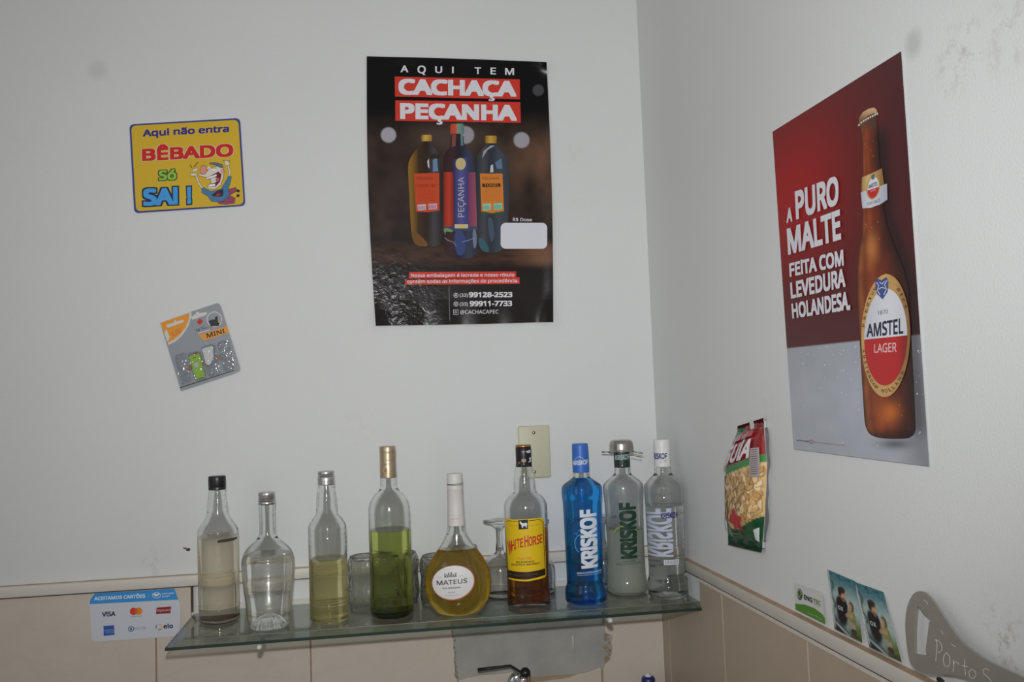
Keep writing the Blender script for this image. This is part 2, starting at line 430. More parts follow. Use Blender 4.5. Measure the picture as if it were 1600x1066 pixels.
def vnoise(x, y, seed=0):
    """smooth value noise in numpy"""
    rs = np.random.RandomState(seed); G = rs.rand(64, 64)
    xi = np.floor(x).astype(int); yi = np.floor(y).astype(int); fx = x-xi; fy = y-yi
    fx = fx*fx*(3-2*fx); fy = fy*fy*(3-2*fy); g = lambda i, j: G[i % 64, j % 64]
    return (g(xi, yi)*(1-fx)+g(xi+1, yi)*fx)*(1-fy) + (g(xi, yi+1)*(1-fx)+g(xi+1, yi+1)*fx)*fy

# ================================================================== THE ROOM
WALLC = rgb(225, 226, 225)
def P3(a): return tuple(float(v) for v in a)
wm_b = wall_mat('painted plaster back', WALLC, [
    (P3(back(153, 110)), 0.026, 0.35, rgb(190, 188, 180), False), (P3(back(893, 240)), 0.03, 0.4, rgb(200, 194, 178), True),
    (P3(back(560, 668)), 0.05, 0.25, rgb(196, 190, 178), True), (P3(back(905, 318)), 0.02, 0.5, rgb(205, 198, 180), True),
    (P3(back(240, 880)), 0.035, 0.5, rgb(190, 180, 160), True)], bump=0.22)
wm_r = wall_mat('painted plaster right', WALLC, [
    (P3(right(1427, 68)), 0.022, 0.5, rgb(176, 178, 172), False), (P3(right(1500, 90)), 0.05, 0.7, rgb(172, 164, 148), True),
    (P3(right(1580, 55)), 0.055, 0.45, rgb(180, 172, 160), True), (P3(right(1565, 985)), 0.05, 0.55, rgb(165, 150, 134), True),
    (P3(right(1575, 1010)), 0.03, 0.6, rgb(160, 146, 130), True), (P3(right(1202, 660)), 0.05, 0.3, rgb(196, 170, 168), True)], bump=0.22, bscale=330)
def slab(name, a, b, mat):
    bm = bmesh.new(); box(bm, a, b); return struct(from_bm(name, bm, mat, smooth=False))
ZT, ZF = 1.75, -1.05
slab('wall_back', (-3.2, 0, ZF), (0.1, 0.1, ZT), wm_b)
slab('wall_right', (0, -3.4, ZF), (0.1, 0, ZT), wm_r)
slab('floor', (-3.2, -3.4, ZF-0.08), (0.1, 0.1, ZF), tile_mat('floor tile', rgb(150, 140, 130), rgb(165, 155, 145), rgb(120, 110, 100)))

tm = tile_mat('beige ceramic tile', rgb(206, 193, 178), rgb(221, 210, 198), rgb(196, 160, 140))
grout = pmat('aged grout', rgb(176, 148, 122), 0.9, noise=0.25, nscale=60)
grout_w = pmat('pale grout', rgb(214, 206, 194), 0.9, noise=0.12, nscale=90)
TT = 0.008                                             # tile thickness
def tile_poly(bm, pts, plane, pull):                   # outline in the wall's own plane -> a tile standing TT proud of it
    if plane == 'back': prism(bm, [(u, -TT, v) for u, v in pts], [(u, 0.002, v) for u, v in pts])
    else: prism(bm, [(-TT, u, v) for u, v in pts], [(0.002, u, v) for u, v in pts])
def bk(x, y): p = back(x, y, -TT); return (float(p[0]), float(p[2]))
def rt(x, y): p = right(x, y, -TT); return (float(p[1]), float(p[2]))
G = 0.0035
gx = [bk(244, 1010)[0], bk(485.5, 1020)[0], bk(713, 1040)[0], bk(941, 1040)[0]]
ZB = -0.012                                            # tiles under the shelf start here
ZTOP = 0.051
bm = bmesh.new()
pitch = 0.308
xs = [gx[0] - pitch*k for k in range(6, 0, -1)] + [gx[0]]
for a, b in zip(xs[:-1], xs[1:]):
    tile_poly(bm, [(a+G/2, -0.27), (b-G/2, -0.27), (b-G/2, ZTOP), (a+G/2, ZTOP)], 'back', 0)
tile_poly(bm, [(gx[0]+G/2, -0.27), (gx[1]-G/2, -0.27), (gx[1]-G/2, ZB), (-1.0035, ZB), (-1.0035, ZTOP), (gx[0]+G/2, ZTOP)], 'back', 0)
rag = [bk(*p) for p in [(705, 985), (706, 996), (708.5, 1001), (708, 1012), (710, 1022), (709, 1034), (711, 1046), (710, 1056), (714, 1062)]]
tile_poly(bm, [(gx[1]+G/2, -0.27), (rag[-1][0], -0.27)] + rag[::-1] + [(rag[0][0], ZB), (gx[1]+G/2, ZB)], 'back', 0)
low = [bk(*p) for p in [(717, 1064), (728, 1060), (752, 1055.5), (778, 1053.5), (803, 1050), (806, 1060), (810, 1068), (832, 1067), (846, 1065), (866, 1062.5), (886, 1060), (903, 1054), (920, 1050), (932, 1045.5), (938.5, 1043)]]
tile_poly(bm, [(low[0][0], -0.27), (gx[3]-G/2, -0.27)] + low[::-1], 'back', 0)
hole = [bk(*p) for p in [(945.5, 985), (947, 990), (955, 992), (957.5, 996), (955, 1004), (957, 1012), (955.5, 1022), (953, 1032), (946, 1037.5), (943, 1045)]]
XR = -TT - 0.0005
tile_poly(bm, [(gx[3]+G/2, -0.27), (XR, -0.27), (XR, ZB), (hole[0][0], ZB)] + hole + [(gx[3]+G/2, hole[-1][1]-0.003)], 'back', 0)
lowz = -0.27
for k in range(2):                                     # the courses below the frame
    for i in range(9):
        a = gx[0] - pitch*5 + i*pitch; b = min(a + pitch, XR)
        if b - a > 0.02: tile_poly(bm, [(a+G/2, lowz-G-0.31*(k+1)), (b-G/2, lowz-G-0.31*(k+1)), (b-G/2, lowz-G-0.31*k-G), (a+G/2, lowz-G-0.31*k-G)], 'back', 0)
struct(from_bm('wall_back_tiles', bm, tm, smooth=False))
bm = bmesh.new(); box(bm, (-3.2, -0.0055, -0.95), (rag[0][0]-0.002, 0.001, ZTOP-0.002))
# bed of grout behind the tiles, left of the niche only up to its edge
bm.free(); bm = bmesh.new()
box(bm, (-3.2, -0.0055, -0.95), (-1.006, 0.001, ZTOP-0.001)); box(bm, (-1.006, -0.0055, -0.95), (rag[0][0]-0.004, 0.001, ZB-0.001))
box(bm, (gx[3]-0.004, -0.0055, -0.95), (0, 0.001, hole[-1][1]-0.004)); box(bm, (rag[0][0]-0.004, -0.0055, -0.95), (gx[3]-0.004, 0.001, -0.19))
struct(from_bm('trim_grout_back', bm, grout, smooth=False))
# cement fill where tile was hacked out
cem = pmat('bare cement render', rgb(172, 169, 163), 0.9, noise=0.30, nscale=16, bump=0.7, bscale=70)
bm = bmesh.new()
cp = [bk(*p) for p in [(702, 975), (961, 960), (961, 1000), (958, 1040), (945, 1047), (930, 1058), (880, 1070), (800, 1075), (715, 1075), (706, 1040)]]
prism(bm, [(u, -0.0036, v) for u, v in cp], [(u, 0.001, v) for u, v in cp])
struct(from_bm('wall_back_cement_patch', bm, cem, smooth=False))
bm = bmesh.new()
random.seed(4)
for k in range(26):                                    # crumbled brick and mortar along the hacked edge
    y = random.uniform(990, 1036); x = 950 + random.uniform(-4.5, 5.0)
    u, v = bk(x, y); r = random.uniform(0.003, 0.0065)
    bmesh.ops.create_icosphere(bm, subdivisions=1, radius=r, matrix=Matrix.Translation((u, -0.0025, v)) @ Matrix.Diagonal((1, 0.6, 1, 1)))
for k in range(30):
    t = random.random(); i = int(t*(len(rag)-1)); a, b = rag[i], rag[min(i+1, len(rag)-1)]
    u, v = a[0]+(b[0]-a[0])*random.random()+random.uniform(0, .005), a[1]+(b[1]-a[1])*random.random()
    bmesh.ops.create_icosphere(bm, subdivisions=1, radius=random.uniform(.0015, .0035), matrix=Matrix.Translation((u, -0.003, v)))
struct(from_bm('wall_back_crumbled_mortar', bm, pmat('broken brick and mortar', rgb(160, 144, 122), 0.95, noise=0.45, nscale=120, bump=0.8, bscale=200), smooth=False))
bm = bmesh.new()
u0, v0 = bk(895.5, 994); u1, v1 = bk(896.5, 1017); tube(bm, [(u0, -0.0042, v0), (u1, -0.0042, v1)], 0.0013, 6)
struct(from_bm('wall_back_paint_streak', bm, pmat('white paint', rgb(225, 225, 222), 0.6), smooth=True))

# right wall tiles
gy = [rt(1046, 990)[0], rt(1129.5, 970)[0], rt(1262, 1020)[0]]
py = gy[1] - gy[2]
bm = bmesh.new(); G = 0.0052
nichey = -0.2545
tile_poly(bm, [(-0.0005, -0.27), (gy[0]+G/2, -0.27), (gy[0]+G/2, ZB), (-0.0005, ZB)], 'right', 0)
tile_poly(bm, [(gy[0]-G/2, -0.27), (gy[1]+G/2, -0.27), (gy[1]+G/2, 0.043), (nichey, 0.043), (nichey, ZB), (gy[0]-G/2, ZB)], 'right', 0)
ys = [gy[1], gy[2]] + [gy[2]-py*k for k in range(1, 8)]
for a, b in zip(ys[:-1], ys[1:]): tile_poly(bm, [(a-G/2, -0.27), (b+G/2, -0.27), (b+G/2, 0.043), (a-G/2, 0.043)], 'right', 0)
for k in range(2):
    for i in range(10):
        a = -0.0005 if i == 0 else gy[1]+py-py*i; b = gy[1]+py-py*(i+1)
        z0, z1 = -0.27-G-0.31*(k+1), -0.27-2*G-0.31*k
        tile_poly(bm, [(a-G/2, z0), (b+G/2, z0), (b+G/2, z1), (a-G/2, z1)], 'right', 0)
tm2 = tile_mat('beige ceramic tile shaded', rgb(180, 162, 142), rgb(190, 174, 155), rgb(184, 150, 126))  # same tile as the back wall, its shade put into the colour
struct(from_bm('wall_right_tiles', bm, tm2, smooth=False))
bm = bmesh.new(); box(bm, (-0.006, -3.3, -0.95), (0.001, nichey-0.002, 0.0425)); box(bm, (-0.0090, -3.3, 0.0425), (0.001, nichey-0.002, 0.0502), 0.0012, 2); box(bm, (-0.006, nichey-0.002, -0.95), (0.001, -0.0085, ZB-0.001))
struct(from_bm('trim_grout_right', bm, grout_w, smooth=False))

# ledge-like border strip running along both walls above the tiles
trm = pmat('cream border strip', rgb(222, 216, 204), 0.45, noise=0.07, nscale=25)
trd = pmat('grimy strip top', rgb(176, 148, 122), 0.7, noise=0.3, nscale=30)
joint = pmat('dirty joint', rgb(92, 72, 60), 0.9, noise=0.4, nscale=50)
TR_ = 0.015
bm = bmesh.new(); box(bm, (-3.2, -TR_, 0.0535), (0, 0.001, 0.0745), 0.002, 2)
struct(from_bm('trim_back', bm, trm, auto=40))
bm = bmesh.new(); box(bm, (-0.012, -3.3, 0.0520), (0.001, -0.0151, 0.0725), 0.002, 2)
struct(from_bm('trim_right', bm, trm, auto=40))
bm = bmesh.new(); box(bm, (-3.2, -0.0035, 0.0742), (-0.016, 0.0005, 0.0757)); box(bm, (-0.0108, -3.3, 0.0724), (0.0005, -0.016, 0.0733)); 
struct(from_bm('trim_dust_line', bm, trd, smooth=False))
bm = bmesh.new(); box(bm, (-3.2, -0.0088, 0.0508), (-1.0, 0.001, 0.0538)); box(bm, (-1.004, -0.0082, 0.0), (-1.0, 0.001, 0.0538)); box(bm, (-0.0098, -3.3, 0.0502), (0.001, -0.02, 0.0524))
box(bm, (-1.0, -0.0155, 0.0532), (-0.015, 0.0, 0.0539))
struct(from_bm('trim_joint', bm, joint, smooth=False))
bm = bmesh.new(); box(bm, (-1.0, -0.004, -0.012), (0, 0.001, 0.0105), 0.0008, 1)
struct(from_bm('trim_niche_mortar', bm, pmat('white niche filler', rgb(218, 216, 210), 0.7, noise=0.06), smooth=False))
# small plugged nail holes left of the shelf
bm = bmesh.new()
for x, y, r in ((294, 859, 0.004), (289.5, 857, 0.0022), (287, 856.5, 0.0015)):
    u = back(x, y); bmesh.ops.create_icosphere(bm, subdivisions=2, radius=r, matrix=Matrix.Translation(P3(u)) @ Matrix.Diagonal((1.2, 0.5, 0.8, 1)))
struct(from_bm('wall_back_nail_scar', bm, pmat('rusty hole filler', rgb(110, 74, 48), 0.9, noise=0.3, nscale=300), smooth=True))

# worktop below the frame (carries the squeeze bottle and the tap's sink)
bm = bmesh.new(); box(bm, (-1.7, -0.55, -0.56), (-0.009, -0.009, -0.52), 0.004, 2)
struct(from_bm('trim_worktop', bm, pmat('grey granite worktop', rgb(120, 116, 112), 0.3, noise=0.3, nscale=90), auto=40))

# ================================================================== GLASS SHELF
def shelf_glass():
    m = glass_mat('shelf glass', (0.85, 0.88, 0.865), (0.70, 0.75, 0.73), 0.03, power=3.0, gloss=1.0)
    return m
t = thing('glass_shelf', 'long clear glass shelf carrying the row of liquor bottles', 'shelf', (-0.5, -0.13, 0))
XL, XRt, YF, BW, BD, TH = -1.0, -0.0025, -0.262, 0.024, 0.0055, 0.0110
m_sg = shelf_glass()
m_edge = pmat('dark green glass edge', rgb(32, 56, 47), 0.1, spec=0.8)
bm = bmesh.new()
O = Vector((-0.5, -0.13, 0))
def sv(x, y, z): return bm.verts.new(Vector((x, y, z)) - O)
top = [sv(XL+BW, -0.0045, 0), sv(XRt, -0.0045, 0), sv(XRt, YF+BW, 0), sv(XL+BW, YF+BW, 0)]
rim = [sv(XL, -0.0045, -BD), sv(XRt, YF, -BD), sv(XL, YF, -BD)]
bot = [sv(XL, -0.0045, -TH), sv(XRt, -0.0045, -TH), sv(XRt, YF, -TH), sv(XL, YF, -TH)]
bm.faces.new(top); bm.faces.new((top[3], top[2], rim[1], rim[2])); bm.faces.new((top[0], top[3], rim[2], rim[0])); bm.faces.new(list(reversed(bot)))
bm.faces.new((top[1], top[0], rim[0], bot[0], bot[1])); bm.faces.new((top[2], top[1], bot[1], bot[2], rim[1]))
e1 = bm.faces.new((rim[2], rim[1], bot[2], bot[3])); e2 = bm.faces.new((rim[0], rim[2], bot[3], bot[0]))
e1.material_index = 1; e2.material_index = 1
bm.faces.ensure_lookup_table(); bm.faces[1].material_index = 2; bm.faces[2].material_index = 2
m_bev = glass_mat('ground border reflection tint', (0.70, 0.76, 0.73), (0.56, 0.64, 0.61), 0.16, power=3.0, gloss=1.0)  # darker green tint paints the reflection inside the ground bevel
gm_ = [(XL+BW, -0.0045), (XL+BW, YF+BW), (XRt, YF+BW)]
from_bm('glass_pane', bm, [m_sg, m_edge, m_bev], t, smooth=False)
bm = bmesh.new()
tube(bm, [Vector((x, y, 0.0001)) - O for x, y in gm_[:2]], 0.00055, 6); tube(bm, [Vector((x, y, 0.0001)) - O for x, y in gm_[1:]], 0.00055, 6)
from_bm('arris_glint_line', bm, pmat('pale arris glint', rgb(150, 156, 150), 0.25, spec=0.8, bump=0.6, bscale=150), t)  # opaque pale tubes stand in for the glint along the arris
peg = pmat('white shelf peg', rgb(214, 214, 210), 0.4)
for x in (410.5, 937.5):
    p = shelfpt(x, 1000 if x < 500 else 955, -TH-0.005)
    bm = bmesh.new()
    X = float(p[0])
    pts = [(X, YF+0.05, -TH-0.0052), (X, YF-0.0, -TH-0.0052), (X, YF-0.004, -TH-0.005), (X, YF-0.0065, -TH-0.004)]
    tube(bm, [Vector(q)-O for q in pts], [0.005, 0.005, 0.0046, 0.003], 14)
    from_bm('support_peg', bm, peg, t)

# ================================================================== BOTTLES
def pchip(xs, ys, xq):
    xs = np.asarray(xs, float); ys = np.asarray(ys, float); h = np.diff(xs); d = np.diff(ys)/h
    m = np.zeros(len(xs)); m[0] = d[0]; m[-1] = d[-1]
    for i in range(1, len(xs)-1):
        if d[i-1]*d[i] > 0:
            w1 = 2*h[i]+h[i-1]; w2 = h[i]+2*h[i-1]; m[i] = (w1+w2)/(w1/d[i-1]+w2/d[i])
    k = np.clip(np.searchsorted(xs, xq)-1, 0, len(h)-1); tt = (xq-xs[k])/h[k]
    return (ys[k]*(1+2*tt)*(1-tt)**2 + m[k]*h[k]*tt*(1-tt)**2 + ys[k+1]*tt*tt*(3-2*tt) + m[k+1]*h[k]*tt*tt*(tt-1))
class Bottle:
    """a bottle standing on the shelf; outline given as (row, half width) pairs of the picture along its axis"""
    def __init__(s, label, axis, foot, prof, mat, ky=None, cat='bottle', name='liquor_bottle', group='bottles lined up on the glass shelf', yc=None, seg=72, xoff=0):
        s.axis = axis
        fr = shelfpt(*foot); vd = fr - CAM; vd[2] = 0; vd /= np.linalg.norm(vd); s.vd = vd; s.xd = np.array([vd[1], -vd[0], 0])
        dist = (fr - CAM) @ FV
        rb = prof[0][1]/(F/dist); s.kyf = ky
        kb = ky(0.0) if ky else 1.0
        s.c = fr + vd*rb*kb
        if yc is not None:
            p = back(foot[0], foot[1], yc); s.c = np.array([p[0], yc, 0])
        s.c[2] = 0
        zs, rs = [], []
        for y, hw in prof:
            z, r = s.zr(y, hw)
            z = max(z, 0.0)
            if zs and z <= zs[-1] + 1e-4: continue
            zs.append(z); rs.append(r)
        if zs[0] > 0: zs.insert(0, 0.0); rs.insert(0, rs[0])
        s.zs, s.rs = zs, rs
        s.t = thing(name, label, cat, tuple(s.c), group)
        s.rz = math.atan2(s.xd[1], s.xd[0])
        zq = np.unique(np.concatenate([np.linspace(zs[0], zs[-1], 90), zs]))
        rq = pchip(zs, rs, zq)
        s.zq, s.rq = zq, rq
        s.mat, s.seg = mat, seg
    def body(s, zl):                                     # a solid of glass and liquor with the hollow of air above the fill
        pr = [(max(s.rq[0]-0.004, 0.002), 0.0), (s.rq[0]-0.001, 0.0012)] + [(r, z) for r, z in zip(s.rq, s.zq) if z > 0.003]
        bm = bmesh.new(); lathe(bm, pr, s.seg, rz=s.rz, kyf=s.kyf)
        bmesh.ops.recalc_face_normals(bm, faces=bm.faces)
        me = bpy.data.meshes.new('a'); bm.to_mesh(me); bm.free()
        pr = [(r-0.0028-0.0012*(r < 0.02), z) for r, z in zip(s.rq, s.zq) if z > zl + 0.001 and z < s.zq[-1]-0.002]
        b2 = bmesh.new(); b2.from_mesh(me)
        if len(pr) > 4:
            b3 = bmesh.new(); lathe(b3, pr, s.seg, rz=s.rz, kyf=s.kyf); bmesh.ops.recalc_face_normals(b3, faces=b3.faces); bmesh.ops.reverse_faces(b3, faces=b3.faces)
            m3 = bpy.data.meshes.new('b'); b3.to_mesh(m3); b2.from_mesh(m3)
            b3.free(); bpy.data.meshes.remove(m3)
        bpy.data.meshes.remove(me)
        me = bpy.data.meshes.new('glass_body'); b2.to_mesh(me); me.polygons.foreach_set('use_smooth', [True]*len(me.polygons))
        me.set_sharp_from_angle(angle=math.radians(50))
        s.glass = link('glass_body', me, s.mat, s.t)
    def ax(s, y):
        (x0, y0), (x1, y1) = s.axis; return x0 + (x1-x0)*(y-y0)/(y1-y0)
    def pt(s, x, y):                                    # point on the upright plane through the axis facing the camera
        d = ray(x, y); tt = ((s.c - CAM) @ s.vd)/(d @ s.vd)
        return CAM + d*np.asarray(tt)[..., None]
    def zr(s, y, hw):
        p = s.pt(s.ax(y), y); dep = (p - CAM) @ FV
        return float(p[2]), hw/(F/dep)
    def R(s, z): return np.interp(z, s.zq, s.rq)
    def liquid(s, row, mat, inset=0.0026, z0=0.007, name='liquid'):
        zl = s.zr(row, 1)[0]; zz = np.unique(np.concatenate([np.linspace(z0, zl, 60)]))
        pr = [(max(s.R(z0)-inset-0.003, .002), z0-0.0015)] + [(s.R(z)-inset, z) for z in zz]
        bm = bmesh.new(); lathe(bm, pr, 64, rz=s.rz, kyf=s.kyf)
        s.zl = zl; s.body(zl)
        return from_bm(name, bm, mat, s.t, auto=50)
    def cap(s, prof, mat, name='cap', parent=None, seg=56, ridges=0):
        pr = []
        for y, hw in prof:
            z, r = s.zr(y, hw); pr.append((r, z))
        pr.sort(key=lambda q: q[1])
        out = []
        b = 0.0012
        r0, z0 = pr[0]; out += [(r0-b*0.7, z0), (r0, z0+b*0.7)]
        out += pr[1:-1]
        r1, z1 = pr[-1]; out += [(r1, z1-b), (r1-b*0.4, z1-b*0.3), (r1-b*1.3, z1)]
        bm = bmesh.new()
        lathe(bm, out, seg, rz=s.rz)
        if ridges:
            bm.verts.ensure_lookup_table()
            for v in bm.verts:
                a = math.atan2(v.co.y, v.co.x)
                k = 1 - 0.018*(0.5+0.5*math.cos(a*ridges)); v.co.x *= k; v.co.y *= k
        return from_bm(name, bm, mat, parent or s.t, auto=38)
    def mapper(s, off=0.0004, rfun=None, zk=None):
        def f(x, y, w):
            x = np.asarray(x, float); y = np.asarray(y, float)
            p = s.pt(s.ax(y), y); dep = (p - CAM) @ FV
            z = p[:, 2]; r = (rfun(z) if rfun else s.R(z))
            k = s.kyf(0.08) if s.kyf else 1.0
            d = ray(s.ax(y), y); dd = ((s.c - CAM) @ s.vd) - r*k
            z = (CAM + d*(dd/(d @ s.vd))[:, None])[:, 2]
            r = (rfun(z) if rfun else s.R(z)) + off + w
            kk = np.array([s.kyf(q) for q in z]) if s.kyf else 1.0
            dx = (x - s.ax(y))/(F/dep)
            dx = np.clip(dx, -0.985*r, 0.985*r)
            h = np.sqrt(np.maximum(r*r - dx*dx, 0))*kk
            out = s.xd*dx[:, None] - s.vd*h[:, None]; out[:, 2] = z
            return out
        return f
clear = solid_glass('clear bottle glass', wave=0.25)
clear2 = solid_glass('clear embossed bottle glass', wave=0.42)
pm_label = print_mat('paper label', 0.5)
pm_ink = print_mat('screen print', 0.35)
black_pl = pmat('black plastic', rgb(28, 28, 30), 0.35, bump=0.1)
silver = pmat('brushed aluminium cap', rgb(205, 202, 200), 0.32, 1.0)
champ = pmat('champagne foil capsule', rgb(196, 178, 148), 0.38, 0.85)
white_pl = pmat('white plastic', rgb(228, 228, 226), 0.4)

# --- 1 black cap, pale yellow
c = cr(100, 720, 3.082)
def P(*rows, s=3.082, oy=720): return [(oy + y/s, hw/s) for y, hw in rows]
B1 = Bottle('clear bottle with black cap, pale yellow liquor and a floating wood stick', ((335.6, 755), (343, 975)), (343, 977),
   [(976, 28), (972, 30)] + P((760, 95), (705, 94), (700, 92.5), (694, 94.5), (500, 96), (380, 96), (345, 96), (335, 94), (325, 90), (310, 82), (290, 68), (265, 54), (250, 50), (235, 48.5), (200, 46), (150, 39), (132, 38)), clear2)
B1.liquid(840, liquid_mat('pale yellow liquor', (1.0, 0.968, 0.89), (0.94, 0.88, 0.76), 0.5, cloud_glow=0.12, cloud_glow_col=rgb(226, 216, 190)))  # diffuse share paints brightness into a clear liquor
B1.cap([(765.5, 13.4), (763, 13.4), (761.5, 12.9), (760, 13.4), (750, 13.4), (744, 13.2)], black_pl, ridges=36)
zz = 0.0072
bm = bmesh.new(); lathe(bm, [(0.026, zz-0.001), (0.0272, zz), (0.0272, zz+0.0015), (0.022, zz+0.0035), (0.010, zz+0.0025)], 40)
from_bm('sediment', bm, pmat('dark wood sediment', rgb(70, 40, 26), 0.9, noise=0.5, nscale=200, bump=0.8), B1.t)
a = B1.pt(*c(742, 383)) - B1.vd*0.017; b = B1.pt(*c(828, 369)) - B1.vd*0.004
b = B1.c + (b - B1.c)*np.array([0.86, 0.86, 1]); 
bm = bmesh.new(); mid = (a+b)/2
tube(bm, [Vector(a-mid), Vector((a*0.6+b*0.4)-mid), Vector(b-mid)], [0.0032, 0.0036, 0.003], 8, 0.8)
o = from_bm('wood_stick', bm, pmat('soaked brown wood', rgb(96, 58, 38), 0.7, noise=0.4, nscale=120))
o.location = mid; tag(o, 'short brown wood stick floating in the pale yellow liquor of the black capped bottle', 'stick')

# --- 2 silver cap, barrel shaped, clear
B2 = Bottle('barrel shouldered clear bottle with silver screw cap and colourless liquor', ((413.5, 778), (421, 980)), (421, 986),
   [(985, 29.5), (980, 31)] + P((760, 101), (700, 106), (600, 117), (540, 122), (490, 125), (465, 121), (440, 112), (425, 102), (405, 84), (385, 62), (370, 48), (355, 41), (340, 38.5), (280, 37), (212, 38), (200, 38)), clear)
B2.liquid(867, liquid_mat('colourless liquor', (0.99, 0.992, 0.985), (0.92, 0.93, 0.91), 0.5), z0=0.012)
B2.cap([(788.5, 12.9), (785.5, 13.2), (783.6, 12.3), (782, 13.2), (780.5, 12.3), (779, 13.1), (774.5, 12.5), (773.5, 12.9), (768.8, 12.3)], silver, ridges=0)
bm = bmesh.new()
pr = [(0.0255, 0.0012), (0.0250, 0.0020), (0.0215, 0.008), (0.0165, 0.017), (0.0110, 0.0235), (0.005, 0.0275), (0.001, 0.028)]
lathe(bm, pr, 84)
for v in bm.verts:
    a_ = math.atan2(v.co.y, v.co.x); k = 1 + 0.07*abs(math.sin(a_*7)); v.co.x *= k; v.co.y *= k
bmesh.ops.recalc_face_normals(bm, faces=bm.faces); bmesh.ops.reverse_faces(bm, faces=bm.faces)
me = bpy.data.meshes.new('punt'); bm.to_mesh(me); bm.free(); me.polygons.foreach_set('use_smooth', [True]*len(me.polygons))
link('punt', me, solid_glass('fluted punt glass', bump=0.2, bscale=200), B2.t)

# --- 3 silver cap, olive
def P3r(*rows): return [(680 + y/3.333, hw/3.333) for y, hw in rows]
B3 = Bottle('slim clear bottle with silver cap half full of olive yellow liquor', ((505, 745), (514.8, 972)), (515, 976.5),
   [(976, 26.5), (972, 28)] + P3r((960, 97), (900, 98), (882, 99), (878, 97), (873, 99), (866, 99), (862, 97), (857, 99), (700, 98), (530, 98.5), (520, 97), (510, 99), (480, 98), (462, 92), (445, 82), (430, 72), (415, 60), (400, 55), (370, 53.5), (310, 50), (275, 43), (255, 41)), clear2)
B3.liquid(872.5, liquid_mat('olive yellow liquor', (0.975, 0.95, 0.74), (0.85, 0.80, 0.52), 0.5, cloud_glow=0.14, cloud_glow_col=rgb(206, 196, 120)))  # olive diffuse colour stands in for light passing through
B3.cap([(757.5, 13.1), (751, 13.1), (746.2, 13.2), (744.8, 12.3), (743.4, 13.1), (742, 12.3), (740.6, 12.9), (736.3, 12.7)], silver)

# --- 4 tall green
B4 = Bottle('tall clear bottle of bright green liquor with champagne foil capsule', ((602, 720), (612.5, 966)), (613, 969),
   [(968, 31), (962, 33.4)] + P3r((900, 112.5), (800, 110), (600, 109), (400, 108), (385, 107.5), (365, 104), (350, 100), (335, 93), (320, 84), (305, 72), (292, 58), (280, 48.5), (265, 44), (230, 42.5), (200, 42)), clear)
B4.liquid(828, liquid_mat('green liquor', (0.82, 0.87, 0.47), (0.68, 0.74, 0.34), 0.4), z0=0.014)
B4.cap(P3r((222, 42.5), (190, 42.5), (140, 42), (134, 40.6), (128, 42.5), (122, 40.8), (116, 42.5), (110, 40.8), (104, 42.3), (98, 40.8), (90, 42.5), (58, 42)), champ, name='capsule', ridges=0)
bm = bmesh.new(); rr = B4.rs[0]
lathe(bm, [(rr-0.006, 0.0015), (rr-0.0028, 0.003), (rr-0.0028, 0.0125), (rr-0.006, 0.0128)], 56)
from_bm('thick_base', bm, glass_mat('thick dark green base glass', (0.25, 0.32, 0.12), (0.06, 0.10, 0.03), power=0.8), B4.t)
pr = Print(); c2 = cr(460, 680, 3.333)
pr.text('SUAVE', [c2(452, 148), c2(484, 147), c2(484, 158), c2(452, 159)], ink(120, 100, 78), 0.01)
pr.ell(*c2(458, 186), 4.2, 4.6, ink(150, 110, 84)); pr.up(); pr.ring(*c2(458, 186), 3.2, 3.6, 0.8, ink(196, 170, 140))
pr.build('capsule_emblem', B4.mapper(0.0006, lambda z: 0*z + 42.5/3.333/(F/1.82)), pm_label, B4.t, cutx=2.0)

# --- 5 flagon
cm = cr(640, 720, 4.1)
def P5(*rows): return [(720 + y/4.1, hw/4.1) for y, hw in rows]
kyf = lambda z: 0.60 + 0.40*float(np.clip((z-0.135)/0.045, 0, 1))
B5 = Bottle('round flagon of golden wine with long white neck and oval white label', ((709.2, 750), (717.5, 955)), (717.5, 963),
   [(962, 25)] + P5((985, 112), (970, 128), (950, 152), (930, 168), (880, 196), (830, 208), (775, 211), (720, 205), (680, 192), (640, 174), (600, 150), (560, 121), (530, 100), (500, 82), (470, 67), (440, 57), (415, 54), (370, 53), (300, 51), (180, 47), (120, 46)), clear, ky=kyf)
B5.liquid(860, liquid_mat('golden wine', (1.0, 0.92, 0.50), (1.0, 0.86, 0.40), 0.5, cloud_glow=0.17, cloud_glow_col=rgb(224, 184, 60)))  # clear wine; golden diffuse share stands in for light focused through it
wp = pmat('white capsule foil', rgb(222, 218, 214), 0.42)
B5.cap(P5((415, 56), (370, 55), (300, 52.5), (184, 49), (180, 51), (176, 51), (157, 51), (155, 50)), wp, name='neck_sleeve')
B5.cap(P5((153, 50.5), (140, 51), (100, 51), (96, 50.2), (92, 51), (82, 50.5)), wp, name='cap')
pr = Print()
pr.line([cm(234, 150.5), cm(260, 151), cm(310, 148), cm(335, 145)], 0.7, ink(30, 28, 28))
pr.build('cap_band', B5.mapper(0.0012, lambda z: np.interp(z, [0.0, 0.175, 0.225, 0.3], [0.0172, 0.0172, 0.0158, 0.0158])), pm_label, B5.t, cutx=2.0)
pr = Print(); pr.text('MATEUS', [cm(262, 368), cm(318, 366), cm(318, 374), cm(262, 376)], ink(150, 130, 120), 0.0)
pr.line([cm(243, 345), cm(300, 349), cm(350, 344)], 0.5, ink(198, 170, 160)); pr.line([cm(243, 388), cm(300, 392), cm(352, 387)], 0.5, ink(205, 185, 175))
pr.build('neck_lettering', B5.mapper(0.0012, lambda z: np.interp(z, [0.0, 0.175, 0.225, 0.3], [0.0172, 0.0172, 0.0158, 0.0158])), pm_label, B5.t, cutx=2.0)
pr = Print()
